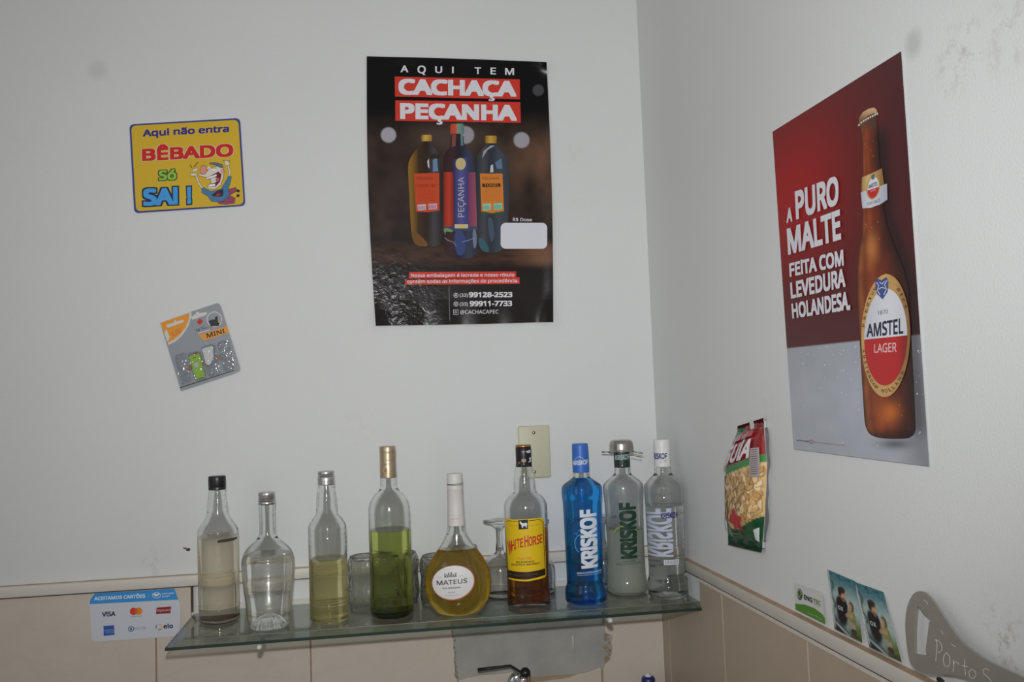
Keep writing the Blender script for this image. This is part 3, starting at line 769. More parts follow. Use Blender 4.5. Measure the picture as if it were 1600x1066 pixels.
pr.ell(*cm(281, 782), 33.0, 27.2, ink(176, 96, 70), 56, sh=-0.03); pr.up(); pr.ell(*cm(279, 780), 31.9, 26.0, ink(208, 206, 206), 56, sh=-0.03); pr.up()
pr.text('MATEUS', [cm(175, 768), cm(367, 757), cm(367, 786), cm(178, 797)], ink(38, 36, 40), 0.012)
pr.text('THE ORIGINAL', [cm(209, 812), cm(330, 806), cm(331, 816), cm(210, 822)], ink(60, 56, 58), 0.02)
pr.text('ROSÉ', [cm(250, 840), cm(292, 838), cm(292, 846), cm(250, 848)], ink(120, 112, 112), 0.01)
pr.text('PORTUGAL', [cm(233, 859), cm(313, 855), cm(313, 862), cm(233, 866)], ink(140, 132, 132), 0.0)
g = ink(96, 92, 94)
for a, b, h in ((224, 300, 735), (224, 231, 722), (236, 243, 727), (247, 256, 719), (262, 272, 716), (277, 284, 727), (291, 299, 720)):
    pr.poly([cm(a, 748-(a-224)*.05), cm(a, h), cm((a+b)/2, h-3 if b-a < 20 else h), cm(b, h), cm(b, 748-(b-224)*.05)], g)
pr.text('EST', [cm(188, 744), cm(208, 743), cm(208, 749), cm(188, 750)], g); pr.text('1942', [cm(312, 738), cm(340, 736), cm(340, 742), cm(312, 744)], g)
pr.up()
for x in (236, 248, 260, 272, 285): pr.poly([cm(x-2, 746), cm(x-2, 734), cm(x+2, 734), cm(x+2, 746)], ink(190, 188, 188))
pr.build('label', B5.mapper(0.0006), pm_label, B5.t, cutx=3.0, cuty=3.0)

# --- 6 whisky
cw = cr(780, 680, 3.81); cw2 = cr(730, 780, 5.612)
def P6(*rows): return [(680 + y/3.81, hw/3.81) for y, hw in rows]
B6 = Bottle('whisky bottle with yellow label, black and gold cap and a low amber fill', ((816.5, 705), (827, 950)), (827, 952.5),
   [(952, 29), (948, 32)] + P6((1005, 127), (985, 129), (960, 129), (930, 127), (900, 125), (860, 124), (700, 127), (500, 128), (430, 129), (412, 127), (395, 121), (380, 112), (365, 100), (352, 84), (340, 71), (328, 66), (300, 65), (260, 62), (225, 57), (190, 51), (170, 48)), clear)
B6.liquid(823, liquid_mat('amber whisky', (0.82, 0.50, 0.22), (0.60, 0.28, 0.10), 0.5, cloud_glow=0.10, cloud_glow_col=rgb(150, 66, 24)), z0=0.012)  # small diffuse share paints in transmitted light
B6.cap(P6((188, 47), (150, 47), (120, 47), (72, 47)), pmat('black and worn foil cap', rgb(34, 30, 38), 0.35, 0.3, noise=0.2), name='cap')
B6.cap(P6((72, 47.5), (66, 48), (57, 46)), pmat('copper gold cap top', rgb(190, 140, 84), 0.3, 0.9), name='cap_top')
cq = cr(780, 650, 9.69); pr = Print()
for q in ([(385, 545), (420, 530), (455, 520), (462, 560), (430, 570), (400, 555)], [(440, 650), (455, 625), (468, 640), (470, 700), (440, 712), (428, 700), (450, 685)]): pr.poly([cq(*p) for p in q], ink(190, 186, 190))
pr.poly([cq(*p) for p in [(320, 690), (330, 650), (390, 650), (400, 690), (360, 712)]], ink(150, 130, 104)); pr.poly([cq(*p) for p in [(262, 740), (280, 690), (315, 700), (300, 730)]], ink(110, 86, 62))
pr.text('1890', [cq(318, 535), cq(380, 530), cq(380, 550), cq(318, 555)], ink(150, 146, 150), 0.02)
pr.build('cap_print', B6.mapper(0.0005, lambda z: 0*z + 47/3.81/(F/1.84)), pm_ink, B6.t, cutx=2.0)
pr = Print(); YEL = ink(214, 178, 20); DK = ink(46, 30, 22)
pr.poly([cw2(*q) for q in [(330, 188), (336, 176), (400, 180), (520, 174), (640, 174), (662, 188), (670, 225), (692, 690), (680, 706), (520, 722), (365, 716), (350, 500)]], YEL)
pr.up()
pr.line([cw2(*q) for q in [(345, 205), (362, 194), (440, 197)]], 0.9, DK); pr.line([cw2(*q) for q in [(532, 192), (630, 188), (648, 208), (660, 215), (672, 470), (682, 622)]], 0.9, DK)
pr.poly([cw2(*q) for q in [(446, 186), (528, 180), (530, 262), (450, 267)]], ink(30, 26, 26))
pr.poly([cw2(*q) for q in [(358, 634), (520, 640), (682, 626), (686, 684), (520, 706), (364, 702)]], DK)
RD = ink(182, 34, 34)
WQ = [('W', (352, 378, 388, 362, 396, 474, 366, 506)), ('H', (386, 372, 412, 360, 416, 446, 392, 462)), ('I', (417, 356, 427, 353, 430, 440, 420, 444)), ('T', (431, 352, 458, 346, 460, 428, 438, 434)), ('E', (461, 346, 487, 340, 489, 420, 463, 426)),
      ('H', (498, 320, 533, 316, 535, 418, 500, 424)), ('O', (537, 332, 566, 330, 566, 412, 538, 414)), ('R', (569, 330, 602, 328, 604, 408, 570, 410)), ('S', (604, 326, 628, 324, 629, 400, 606, 404)), ('E', (630, 322, 655, 318, 656, 396, 632, 398))]
for ch, q in WQ: pr.text(ch, [cw2(q[0], q[1]), cw2(q[2], q[3]), cw2(q[4], q[5]), cw2(q[6], q[7])], RD, 0.02)
pr.text('Fine Old', [cw2(444, 512), cw2(556, 508), cw2(556, 528), cw2(444, 532)], ink(196, 70, 50), 0.0)
pr.text('BLENDED', [cw2(430, 547), cw2(586, 542), cw2(586, 556), cw2(430, 561)], DK, 0.02)
pr.text('SCOTCH WHISKY', [cw2(386, 570), cw2(636, 562), cw2(636, 578), cw2(386, 587)], DK, 0.02)
pr.text('FOUNDED IN', [cw2(358, 232), cw2(438, 232), cw2(438, 240), cw2(358, 240)], ink(120, 90, 30)); pr.text('ESTD 1890', [cw2(540, 232), cw2(628, 224), cw2(628, 232), cw2(540, 240)], ink(120, 90, 30))
pr.up()
hs = [(456, 200), (466, 193), (474, 206), (488, 212), (512, 207), (522, 214), (524, 232), (518, 228), (520, 252), (512, 252), (508, 236), (490, 236), (486, 252), (478, 252), (474, 232), (468, 222), (458, 212)]
pr.poly([cw2(*q) for q in hs], ink(215, 214, 212))
pr.text('70 cl', [cw2(372, 660), cw2(388, 660), cw2(388, 668), cw2(372, 668)], ink(170, 150, 110)); pr.text('PRODUCT OF SCOTLAND', [cw2(410, 668), cw2(620, 656), cw2(620, 664), cw2(410, 677)], ink(120, 100, 76))
pr.build('label', B6.mapper(0.0005), pm_label, B6.t, cutx=3.0, cuty=6.0)

# --- 7, 8, 9 waisted vodka bottles
cb = cr(870, 680, 7.107); cb4 = cr(750, 650, 3.333); c9 = cr(920, 660, 3.553)
def P4(*rows): return [(650 + y/3.333, hw/3.333) for y, hw in rows]
def P9(*rows): return [(660 + y/3.553, hw/3.553) for y, hw in rows]
B7 = Bottle('blue vodka bottle with blue sleeve cap and white upright lettering', ((905, 700), (916.5, 940)), (916.5, 948.5),
   [(948, 28), (943, 31)] + P4((955, 106), (935, 108), (910, 108), (895, 106), (880, 101), (868, 97), (800, 96.5), (700, 97.5), (600, 98.5), (500, 100), (450, 101), (430, 102), (412, 105), (395, 106), (375, 105), (362, 100), (352, 90), (342, 76), (332, 62), (322, 48), (316, 43), (290, 42), (270, 41)), clear)
blue_l = liquid_mat('bright blue liquor', (0.15, 0.64, 1.0), (0.12, 0.55, 0.98), 0.5)
B7.liquid(748, blue_l)
B7.cap([(738.3, 12.9), (720, 12.9), (700, 12.7), (693.2, 12.3)], pmat('blue sleeve cap', rgb(52, 108, 196), 0.4), name='cap')
pr = Print()
q = ink(196, 204, 216)
pr.text('KRiSKOF', [cb(171, 286), cb(338, 276), cb(341, 328), cb(173, 336)], q, 0.03)
pr.ring(*cb(243, 300), 7.5, 8.5, 0.5, q, a0=150, a1=330)
pr.build('cap_print', B7.mapper(0.0005, lambda z: 0*z + 12.9/(F/1.84)), pm_ink, B7.t, cutx=2.0)
pr = Print(); wh = ink(200, 206, 214)
pr.ring(*cb4(537, 665), 13.5, 16, 1.2, ink(70, 150, 205), a0=120, a1=265)
pr.line([cb4(500, 620), cb4(512, 600), cb4(522, 590)], 0.8, ink(60, 130, 180)); pr.line([cb4(486, 610), cb4(496, 612), cb4(506, 622)], 0.8, ink(60, 130, 180))
pr.text('KRiSKOF', [cb4(529, 797), cb4(517, 490), cb4(601, 486), cb4(613, 791)], wh, 0.045)
pr.text('BEBIDA ALCOÓLICA MISTA', [cb4(506, 816), cb4(632, 808), cb4(633, 817), cb4(507, 825)], ink(176, 196, 220), 0.02)
pr.line([cb4(508, 832), cb4(570, 829), cb4(632, 824)], 0.7, ink(140, 168, 205))
pr.build('lettering', B7.mapper(0.0005), pm_ink, B7.t, cutx=3.0, cuty=12)

B8 = Bottle('vodka bottle of cloudy lime liquor with upright dark green lettering', ((971, 720), (981, 928)), (981, 931.5),
   [(931, 26), (927, 29)] + P9((945, 111), (925, 112), (900, 112), (880, 110), (860, 106), (840, 104), (700, 102), (560, 104), (500, 105), (430, 107), (408, 108.5), (385, 111), (360, 112), (345, 109), (332, 100), (320, 88), (308, 74), (297, 60), (288, 50), (280, 46), (250, 45), (235, 44)), clear)
B8.liquid(826, liquid_mat('cloudy lime liquor', (0.93, 0.945, 0.88), (0.75, 0.78, 0.70), 0.3, cloud_glow=0.45, cloud_glow_col=rgb(222, 226, 214)))
B8.cap([(730.3, 12.4), (715, 12.4), (700, 12.2), (696.5, 12)], pmat('dark green sleeve cap', rgb(30, 58, 44), 0.4), name='cap')
pr = Print(); cs = cr(940, 670, 9.693)
pr.text('KRiSKOF', [cs(200, 402), cs(414, 388), cs(416, 470), cs(200, 476)], ink(164, 176, 178), 0.03)
pr.line([cs(235, 385), cs(290, 365), cs(340, 370)], 0.6, ink(120, 150, 110))
pr.build('cap_print', B8.mapper(0.0005, lambda z: 0*z + 12.4/(F/1.9)), pm_ink, B8.t, cutx=2.0)
pr = Print(); dg = ink(24, 56, 42)
pr.ring(*c9(203, 628), 20, 15, 2.0, ink(138, 168, 44), a0=195, a1=330); pr.up()
pr.text('KRiSKOF', [c9(179, 760), c9(166, 448), c9(258, 446), c9(268, 757)], dg, 0.045)
pr.text('VODKA LIMÃO', [c9(187, 771), c9(258, 768), c9(259, 776), c9(187, 779)], dg, 0.01)
pr.text('BEBIDA ALCOÓLICA MISTA', [c9(156, 784), c9(290, 780), c9(290, 790), c9(156, 795)], ink(70, 90, 80), 0.01)
pr.build('lettering', B8.mapper(0.0005), pm_ink, B8.t, cutx=3.0, cuty=12)

B9 = Bottle('colourless vodka bottle with white sleeve cap, standing nearest the right wall', ((1034, 700), (1045, 930)), (1045, 938),
   [(938, 27), (932, 29.5)] + P9((960, 110), (930, 110.5), (890, 110), (872, 109), (860, 106), (850, 103), (835, 102), (700, 103), (560, 105), (480, 106), (410, 107), (398, 106), (385, 108), (355, 108), (340, 102), (325, 90), (312, 77), (300, 65), (290, 54), (282, 48), (250, 45), (235, 44)), clear)
B9.liquid(790, liquid_mat('colourless vodka', (0.99, 0.99, 0.985), (0.92, 0.93, 0.925), 0.5))
B9.cap([(729.5, 12.6), (710, 12.6), (695, 12.6), (686.7, 12.3)], white_pl, name='cap')
pr = Print(); nv = ink(40, 40, 104)
pr.text('KRiSKOF', [cs(740, 372), cs(992, 372), cs(990, 460), cs(740, 460)], nv, 0.03)
pr.text('PURE VODKA', [cs(880, 480), cs(988, 478), cs(988, 490), cs(880, 492)], ink(60, 60, 90)); pr.text('DESTILADA', [cs(880, 504), cs(984, 502), cs(984, 514), cs(880, 516)], ink(170, 60, 70))
pr.build('cap_print', B9.mapper(0.0005, lambda z: 0*z + 12.6/(F/1.84)), pm_ink, B9.t, cutx=2.0)
pr = Print(); sv_ = ink(172, 178, 196)
pr.text('KRiSKOF', [c9(471, 748), c9(456, 478), c9(320, 480), c9(333, 746)], sv_, 0.03); pr.up(2)
pr.text('KRiSKOF', [c9(401, 504), c9(493, 500), c9(493, 532), c9(402, 536)], nv, 0.03)
pr.quad(*c9(418, 764), *c9(500, 793), ink(190, 192, 200))
for k in range(9): pr.text('|', [c9(512+k%3*7, 668+k*8), c9(514+k%3*7, 668+k*8), c9(514+k%3*7, 674+k*8), c9(512+k%3*7, 674+k*8)], ink(170, 90, 96))
pr.text('BEBA COM MODERAÇÃO', [c9(336, 769), c9(405, 766), c9(405, 775), c9(336, 778)], nv, 0.01)
pr.up()
for k, w in enumerate([2, 1, 3, 1, 2, 2, 1, 3, 1, 2]):
    x = 426 + k*7; pr.quad(*c9(x, 767), *c9(x+w, 788), ink(40, 44, 60))
pr.build('lettering', B9.mapper(0.0005), pm_ink, B9.t, cutx=3.0, cuty=12)

# --- steel cup hooked over the lime bottle's cap
st = thing('strainer_cup', 'small steel strainer cup with wire ears upturned over the lime bottle cap', 'strainer', tuple(B8.c + np.array([0, 0, B8.zr(700, 1)[0]])))
steel = pmat('worn stainless steel', rgb(178, 172, 168), 0.28, 1.0, noise=0.12, nscale=60)
z0 = B8.zr(700, 1)[0]
def S(y, hw): z, r = B8.zr(y, hw); return (r, z - z0)
bm = bmesh.new()
lathe(bm, [S(706.5, 16.6), S(706, 19.2), S(705, 19.4), S(704.3, 18.8), S(700, 18.7), S(694, 18.3), S(691, 17.6), S(689, 16.2), S(687.6, 13.5), S(687.2, 9), S(687, 3)], 56, cap0=False, cap1=True)
from_bm('cup', bm, steel, st)
def wire_pts(pts):
    out = []
    for x, y, dd in pts:
        p = B8.pt(x, y) + B8.vd*dd; out.append(Vector(p - B8.c) - Vector((0, 0, z0)))
    return out
ears = [[(953, 706, -.006), (946, 705.2, -.008), (940.5, 705.4, -.008), (940.3, 706.5, 0), (941, 707.5, .008), (947, 707.8, .008), (954, 707.5, .006)],
        [(989, 705.5, -.006), (996, 707.5, -.008), (1003.5, 708.8, -.008)], [(985, 711.2, -.006), (994, 713, -.004), (1002.5, 714.2, -.004)]]
ears[1] += [(1004.4, 708.6, 0.0), (1003, 707.6, .006), (994, 706.2, .006), (988, 705, .004)]
for e in ears:
    bm = bmesh.new(); tube(bm, wire_pts(e), 0.0008, 8); from_bm('wire_ear', bm, steel, st)

# ================================================================== GLASSES BEHIND
gl_t = solid_glass('pressed tumbler glass', bump=0.9, bscale=170)
gl_g = solid_glass('goblet glass', wave=0.08)
def up_tumbler(px, ytop, yc, hw, label):
    p0 = back(px, 930, yc); cx = float(p0[0]); dep = (p0 - CAM) @ FV; k = F/dep
    zt = float(back(px, ytop, yc)[2]); r = hw/k
    o = thing('tumbler', label, 'glass', (cx, yc, 0), 'upturned tumblers at the back of the shelf')
    bm = bmesh.new()
    n = [(0.80, 0.0), (0.88, 0.01), (0.90, 0.08), (0.97, 0.13), (1.0, 0.2), (0.985, 0.35), (0.93, 0.52), (0.935, 0.62), (0.985, 0.72), (1.0, 0.8), (0.97, 0.88), (0.9, 0.95), (0.84, 0.985), (0.80, 1.0), (0.72, 0.998), (0.69, 0.985), (0.35, 0.965), (0.02, 0.96)]
    prf = [(r*a, zt*b) for a, b in n]
    inner = [(r*(a-0.085), zt*b) for a, b in n[:13]] + [(r*0.6, zt*0.91), (r*0.02, zt*0.90)]
    lathe(bm, inner[::-1] + prf, 84)
    for v in bm.verts:                                  # pressed flutes round the waist
        a_ = math.atan2(v.co.y, v.co.x); q = math.hypot(v.co.x, v.co.y)
        if q > r*0.9 and 0.1 < v.co.z/zt < 0.9: k = 1 - 0.045*abs(math.sin(a_*7)); v.co.x *= k; v.co.y *= k
    o2 = from_bm('glass_wall', bm, gl_t, o)
    bm = bmesh.new(); lathe(bm, [(r*0.84, zt*0.986), (r*0.86, zt*0.998), (r*0.80, zt*1.006), (r*0.74, zt*1.0)], 48, cap0=False, cap1=False)
    from_bm('rim', bm, glass_mat('thick ring of glass', (0.62, 0.60, 0.57), (0.25, 0.26, 0.26), power=1.0), o)
    return o
up_tumbler(574, 868, -0.088, 30.5, 'upturned pressed glass tumbler between the olive bottle and the green bottle')
up_tumbler(626.5, 863, -0.046, 29.5, 'upturned glass tumbler half hidden behind the right side of the green bottle')
up_tumbler(686.5, 867, -0.086, 30, 'upturned glass tumbler showing left of the round golden flagon')
up_tumbler(729, 853, -0.042, 22, 'taller upturned glass behind the round golden flagon')
def up_goblet(px, yc, yfoot, ystem, ybowl, hwfoot, hwbowl, label):
    p0 = back(px, 925, yc); cx = float(p0[0]); k = F/((p0 - CAM) @ FV)
    zf = lambda y: float(back(px, y, yc)[2])
    H = zf(yfoot); zs_ = zf(ystem); zb = zf(ybowl); rf, rb = hwfoot/k, hwbowl/k
    o = thing('goblet', label, 'glass', (cx, yc, 0), 'upturned stemmed goblets behind the whisky bottle')
    bm = bmesh.new()
    prf = [(rb*0.93, 0.0), (rb*0.97, 0.012), (rb, zb*0.5), (rb*0.985, zb*0.72), (rb*0.90, zb*0.88), (rb*0.72, zb*0.98), (rb*0.5, zb*1.05), (rb*0.34, zb*1.12)]
    inn = [(max(r-0.0020, 0.004), z*0.975) for r, z in prf]
    lathe(bm, inn[::-1] + prf, 64)
    from_bm('bowl', bm, gl_g, o)
    bm = bmesh.new()
    lathe(bm, [(rb*0.30, zb*1.12), (0.0085, zb*1.12+0.006), (0.0062, (zb*1.12+zs_)/2), (0.0068, zs_-0.004), (0.009, zs_)], 32)
    from_bm('stem', bm, gl_g, o)
    bm = bmesh.new()
    lathe(bm, [(0.009, zs_), (0.014, zs_+0.004), (rf*0.75, H-0.005), (rf*0.97, H-0.0042), (rf, H-0.003), (rf*0.98, H-0.0005), (rf*0.9, H), (0.003, H-0.001)], 48)
    from_bm('foot', bm, gl_g, o)
up_goblet(783, -0.057, 812, 823, 872, 24.5, 29, 'upturned stemmed goblet between the golden flagon and the whisky bottle')
up_goblet(838.5, -0.057, 812, 823, 872, 24, 30.5, 'upturned stemmed goblet showing behind the right side of the whisky bottle')
up_goblet(945, -0.043, 806, 817, 862, 23, 25.5, 'upturned stemmed goblet in the gap between blue and lime bottles')

# ================================================================== POSTER ON THE BACK WALL
pm_gloss = print_mat('glossy poster print', 0.24, 0.28, crumple=(P3(back(590, 500) - back(715, 300)), 0.03, 0.17, 75, 0.5))
c3 = cr(560, 70, 4.634); c4 = cr(560, 290, 4.634); cb_ = cr(600, 180, 4.441)
YP = -0.0035
def poster_col(x, y, s, t):
    n = np.zeros((len(x), 3)) + np.array(ink(11, 9, 10))
    nz = vnoise(x/26, y/30, 1)*0.6 + vnoise(x/11, y/13, 2)*0.4
    mid = sm(165, 230, y)*(1 - sm(350, 400, y))
    n = mixc(n, ink(66, 53, 47), mid*(0.25+0.75*nz)*0.95)
    n = mixc(n, ink(128, 92, 70), mid*np.exp(-(((x-838)/36)**2 + ((y-255)/46)**2))*0.75*(0.5+nz*0.6))
    n = mixc(n, ink(120, 96, 84), mid*np.exp(-(((x-700)/60)**2 + ((y-205)/26)**2))*0.35)
    n = mixc(n, ink(22, 17, 17), np.exp(-(((x-828)/14)**2 + ((y-290)/40)**2))*0.7)
    tb = sm(372, 392, y + 6*(vnoise(x/14, y/9, 4)-.5))*(1 - sm(405, 424, y))
    n = mixc(n, ink(74, 50, 40), tb*(0.35+0.65*vnoise(x/18, y/5, 5)))
    n = mixc(n, ink(120, 86, 62), tb*np.exp(-(((x-845)/28)**2))*0.8)
    n = mixc(n, ink(34, 28, 27), sm(412, 426, y)*0.8)
    for bx_, by_, br, st_ in ((607, 211, 12, 1), (727, 211, 14, 0.8), (815, 219, 12.5, 0.9), (841, 141, 9, 0.16)):
        n = mixc(n, ink(158, 155, 162), st_*(1 - sm(br-1.6, br+1.2, np.hypot(x-bx_, y-by_))))
    return n
PQ = [(573, 88), (854, 97), (864.5, 503), (587, 509)]
def pwarp(v, s, t):
    v = v.copy(); v[:, 0] -= 4.5*np.sin(np.pi*t)*(1-s)**2*1.0; v[:, 0] += 3.0*np.sin(np.pi*t)*s**2
    v[:, 1] += 3.0*np.sin(np.pi*s)*(t-0.5)*0.6
    return v
def pmap(x, y, w):
    """sheet taped at its upper part; right top corner, right edge and both lower corners lift off the wall"""
    x = np.asarray(x, float); y = np.asarray(y, float)
    d = np.hypot(x-856, y-95); lift = 0.016*np.clip(1-d/30, 0, 1)**2
    lift += 0.012*np.clip(1-np.hypot((x-866)/1.0, (y-505)/1.6)/34, 0, 1)**2
    lift += 0.010*np.clip(1-np.hypot(x-586, (y-512)/1.2)/34, 0, 1)**2
    lift += 0.006*np.clip((x-842)/24, 0, 1)**2
    lift += 0.0012*(1+np.sin(x/17.0 + y/60.0))*np.clip(1-np.abs(y-90)/14, 0, 1)
    lift += 0.0016*np.clip(1-np.abs(y-508)/40, 0, 1)*(1+np.sin(x/9.0))
    return on_plane(x, y, 1, YP - w - lift)
pr = Print()
pr.grid(PQ, 210, 310, poster_col, pwarp); pr.up(2)
RB = ink(198, 56, 44)
pr.poly([c3(263, 230), c3(1168, 250), c3(1170, 395), c3(265, 375)], RB); pr.poly([c3(267, 402), c3(1172, 415), c3(1176, 565), c3(267, 550)], RB)
# bottles printed on the poster
def vgrad(stops):                                       # colour by x across
    xs_ = [q[0] for q in stops]; cs_ = np.array([ink(*q[1]) for q in stops])
    return lambda x, y: np.stack([np.interp(x, xs_, cs_[:, k]) for k in range(3)], 1)
def bx(p, sm_=0):
    for _ in range(sm_):                                # round the outline off by cutting its corners
        q = []
        for i in range(len(p)):
            a, b = np.array(p[i]), np.array(p[(i+1) % len(p)]); q += [tuple(a*.75+b*.25), tuple(a*.25+b*.75)]
        p = q
    return [cb_(*q) for q in p]
X_ = lambda v: 600 + v/4.441
gold = vgrad([(X_(258), (120, 90, 30)), (X_(285), (204, 164, 74)), (X_(332), (150, 112, 44))])
pr.poly(bx([(258, 150), (262, 138), (328, 136), (333, 150), (330, 180), (260, 180)]), gold, (2, None))
pr.poly(bx([(268, 182), (322, 182), (326, 205), (372, 245), (388, 300), (400, 420), (406, 600), (404, 880), (380, 912), (240, 912), (200, 880), (186, 780), (170, 450), (165, 340), (188, 285), (222, 240), (262, 205)], 2),
        vgrad([(X_(165), (140, 104, 44)), (X_(195), (128, 92, 36)), (X_(240), (64, 46, 30)), (X_(300), (46, 34, 28)), (X_(350), (70, 66, 72)), (X_(405), (40, 32, 30))]), (3, 8))
pr.poly(bx([(700, 155), (706, 142), (778, 142), (784, 155), (780, 195), (704, 195)]), vgrad([(X_(700), (120, 90, 30)), (X_(740), (196, 154, 66)), (X_(784), (140, 100, 36))]), (2, None))
pr.poly(bx([(712, 196), (774, 196), (780, 216), (822, 262), (856, 290), (872, 340), (866, 700), (850, 900), (800, 955), (690, 955), (650, 900), (632, 600), (630, 340), (646, 280), (690, 225)], 2),
        vgrad([(X_(630), (34, 40, 46)), (X_(690), (70, 72, 76)), (X_(740), (44, 48, 58)), (X_(800), (66, 72, 82)), (X_(872), (58, 58, 64))]), (3, 8))
pr.up()
pr.poly(bx([(232, 300), (240, 270), (300, 262), (380, 272), (384, 300)]), ink(52, 42, 34)); pr.poly(bx([(338, 310), (368, 296), (376, 390), (340, 392)]), ink(100, 128, 160)); pr.poly(bx([(300, 320), (312, 300), (316, 372), (304, 356)]), ink(190, 186, 180))
pr.poly(bx([(770, 330), (815, 300), (822, 372), (784, 372)]), ink(90, 116, 144)); pr.poly(bx([(740, 350), (756, 340), (760, 396), (736, 398)]), ink(186, 188, 190)); pr.poly(bx([(690, 250), (740, 210), (770, 212), (720, 240), (680, 300)]), ink(150, 154, 160))
pr.poly(bx([(190, 790), (260, 840), (320, 910), (240, 912), (200, 880)], 2), ink(110, 76, 38)); pr.poly(bx([(660, 840), (700, 870), (740, 950), (690, 950), (655, 900)], 2), ink(56, 92, 102))
pr.poly(bx([(715, 720), (750, 700), (770, 840), (740, 900)], 2), ink(70, 82, 98))
pr.poly(bx([(207, 405), (290, 402), (383, 400), (385, 662), (300, 674), (222, 670)]), ink(188, 72, 40)); pr.poly(bx([(666, 405), (822, 405), (833, 668), (750, 682), (676, 670)]), ink(200, 120, 50))
pr.poly(bx([(676, 668), (750, 680), (833, 666), (834, 676), (750, 690), (677, 680)]), ink(52, 92, 52))
# middle bottle
pr.poly(bx([(470, 60), (545, 58), (556, 70), (555, 128), (460, 128), (460, 70)]), vgrad([(X_(460), (184, 64, 42)), (X_(500), (186, 84, 56)), (X_(512), (118, 144, 134)), (X_(556), (84, 116, 112))]), (1.5, None))
pr.poly(bx([(462, 128), (553, 128), (556, 215), (610, 250), (626, 300), (636, 420), (650, 780), (656, 900), (636, 985), (540, 1000), (436, 988), (412, 900), (410, 300), (426, 255), (462, 222)], 1),
        vgrad([(X_(410), (48, 30, 34)), (X_(470), (60, 40, 44)), (X_(520), (38, 34, 44)), (X_(590), (56, 62, 84)), (X_(655), (44, 46, 58))]), (3, 8))
pr.up()
pr.poly(bx([(474, 132), (500, 132), (496, 215), (470, 222)]), ink(124, 70, 66)); pr.poly(bx([(530, 132), (548, 132), (550, 212), (534, 212)]), ink(96, 120, 124))
pr.poly(bx([(412, 395), (482, 395), (486, 772), (412, 772)]), vgrad([(X_(412), (120, 40, 30)), (X_(450), (184, 62, 42)), (X_(486), (110, 40, 40))]), (3, None))
pr.poly(bx([(480, 310), (580, 290), (586, 772), (486, 772)]), vgrad([(X_(480), (46, 44, 80)), (X_(530), (84, 84, 140)), (X_(586), (62, 62, 112))]), (3, None))
pr.poly(bx([(580, 400), (634, 396), (646, 772), (586, 772)]), vgrad([(X_(580), (104, 56, 96)), (X_(646), (150, 78, 92))]), (3, None))
pr.poly(bx([(412, 772), (646, 772), (652, 800), (412, 810)]), ink(64, 70, 92)); pr.up(0.3); pr.poly(bx([(480, 800), (560, 800), (572, 960), (500, 985)], 2), ink(58, 70, 116)); pr.poly(bx([(612, 790), (640, 790), (646, 900), (620, 940)], 2), ink(110, 118, 134))
pr.up()
pr.ell(*cb_(532, 338), 8, 9.4, ink(190, 172, 122)); pr.poly(bx([(414, 790), (440, 782), (480, 800), (470, 812), (430, 806), (424, 830)]), ink(110, 140, 96)); pr.line(bx([(420, 850), (445, 870), (480, 880), (500, 905)]), 1.2, ink(120, 124, 130)); pr.line(bx([(540, 880), (580, 870), (640, 850)]), 1.2, ink(120, 130, 170))
pr.quad(*cb_(490, 757), *cb_(520, 786), ink(186, 178, 170)); pr.quad(*cb_(520, 757), *cb_(552, 786), ink(206, 178, 96)); pr.quad(*cb_(552, 757), *cb_(583, 786), ink(188, 182, 150))
pr.text('PEÇANHA', [cb_(513, 708), cb_(513, 432), cb_(556, 428), cb_(556, 706)], ink(176, 172, 186), 0.0)
pr.text('PEÇANHA', bx([(228, 430), (340, 428), (340, 446), (228, 448)]), ink(120, 50, 34), 0.0); pr.text('PEÇANHA', bx([(684, 430), (800, 428), (800, 446), (684, 448)]), ink(110, 66, 30), 0.0)
pr.text('CARVALHO', bx([(228, 480), (356, 478), (356, 500), (228, 502)]), ink(150, 50, 34), 0.02)
pr.poly(bx([(682, 474), (808, 474), (808, 498), (682, 500)]), ink(60, 44, 30))
for (x0, x1, y0, y1, cc) in ((232, 290, 622, 662, (196, 180, 190)), (307, 368, 616, 656, (196, 160, 176)), (684, 742, 618, 662, (150, 200, 176)), (760, 820, 614, 658, (132, 196, 172))):
    pr.poly(bx([(x0, y0), (x1, y0-4), (x1, y1-4), (x0+4, y1)]), ink(*cc))
for k in range(7):
    pr.line(bx([(232, 516+k*13), (350, 514+k*13)]), 0.6, ink(172, 58, 36)); pr.line(bx([(690, 516+k*13), (806, 514+k*13)]), 0.6, ink(186, 104, 38))
pr.up()
pr.text('TONEL', bx([(694, 478), (798, 476), (798, 494), (694, 496)]), ink(214, 132, 60), 0.0)
for k in range(7):
    pr.line(bx([(240+k*7, 630), (241+k*7, 655)]), 0.6, ink(110, 60, 110)); pr.line(bx([(314+k*7, 624), (315+k*7, 649)]), 0.6, ink(150, 40, 70)); pr.line(bx([(690+k*7, 626), (691+k*7, 655)]), 0.6, ink(60, 110, 100)); pr.line(bx([(767+k*7, 622), (768+k*7, 651)]), 0.6, ink(60, 130, 110))
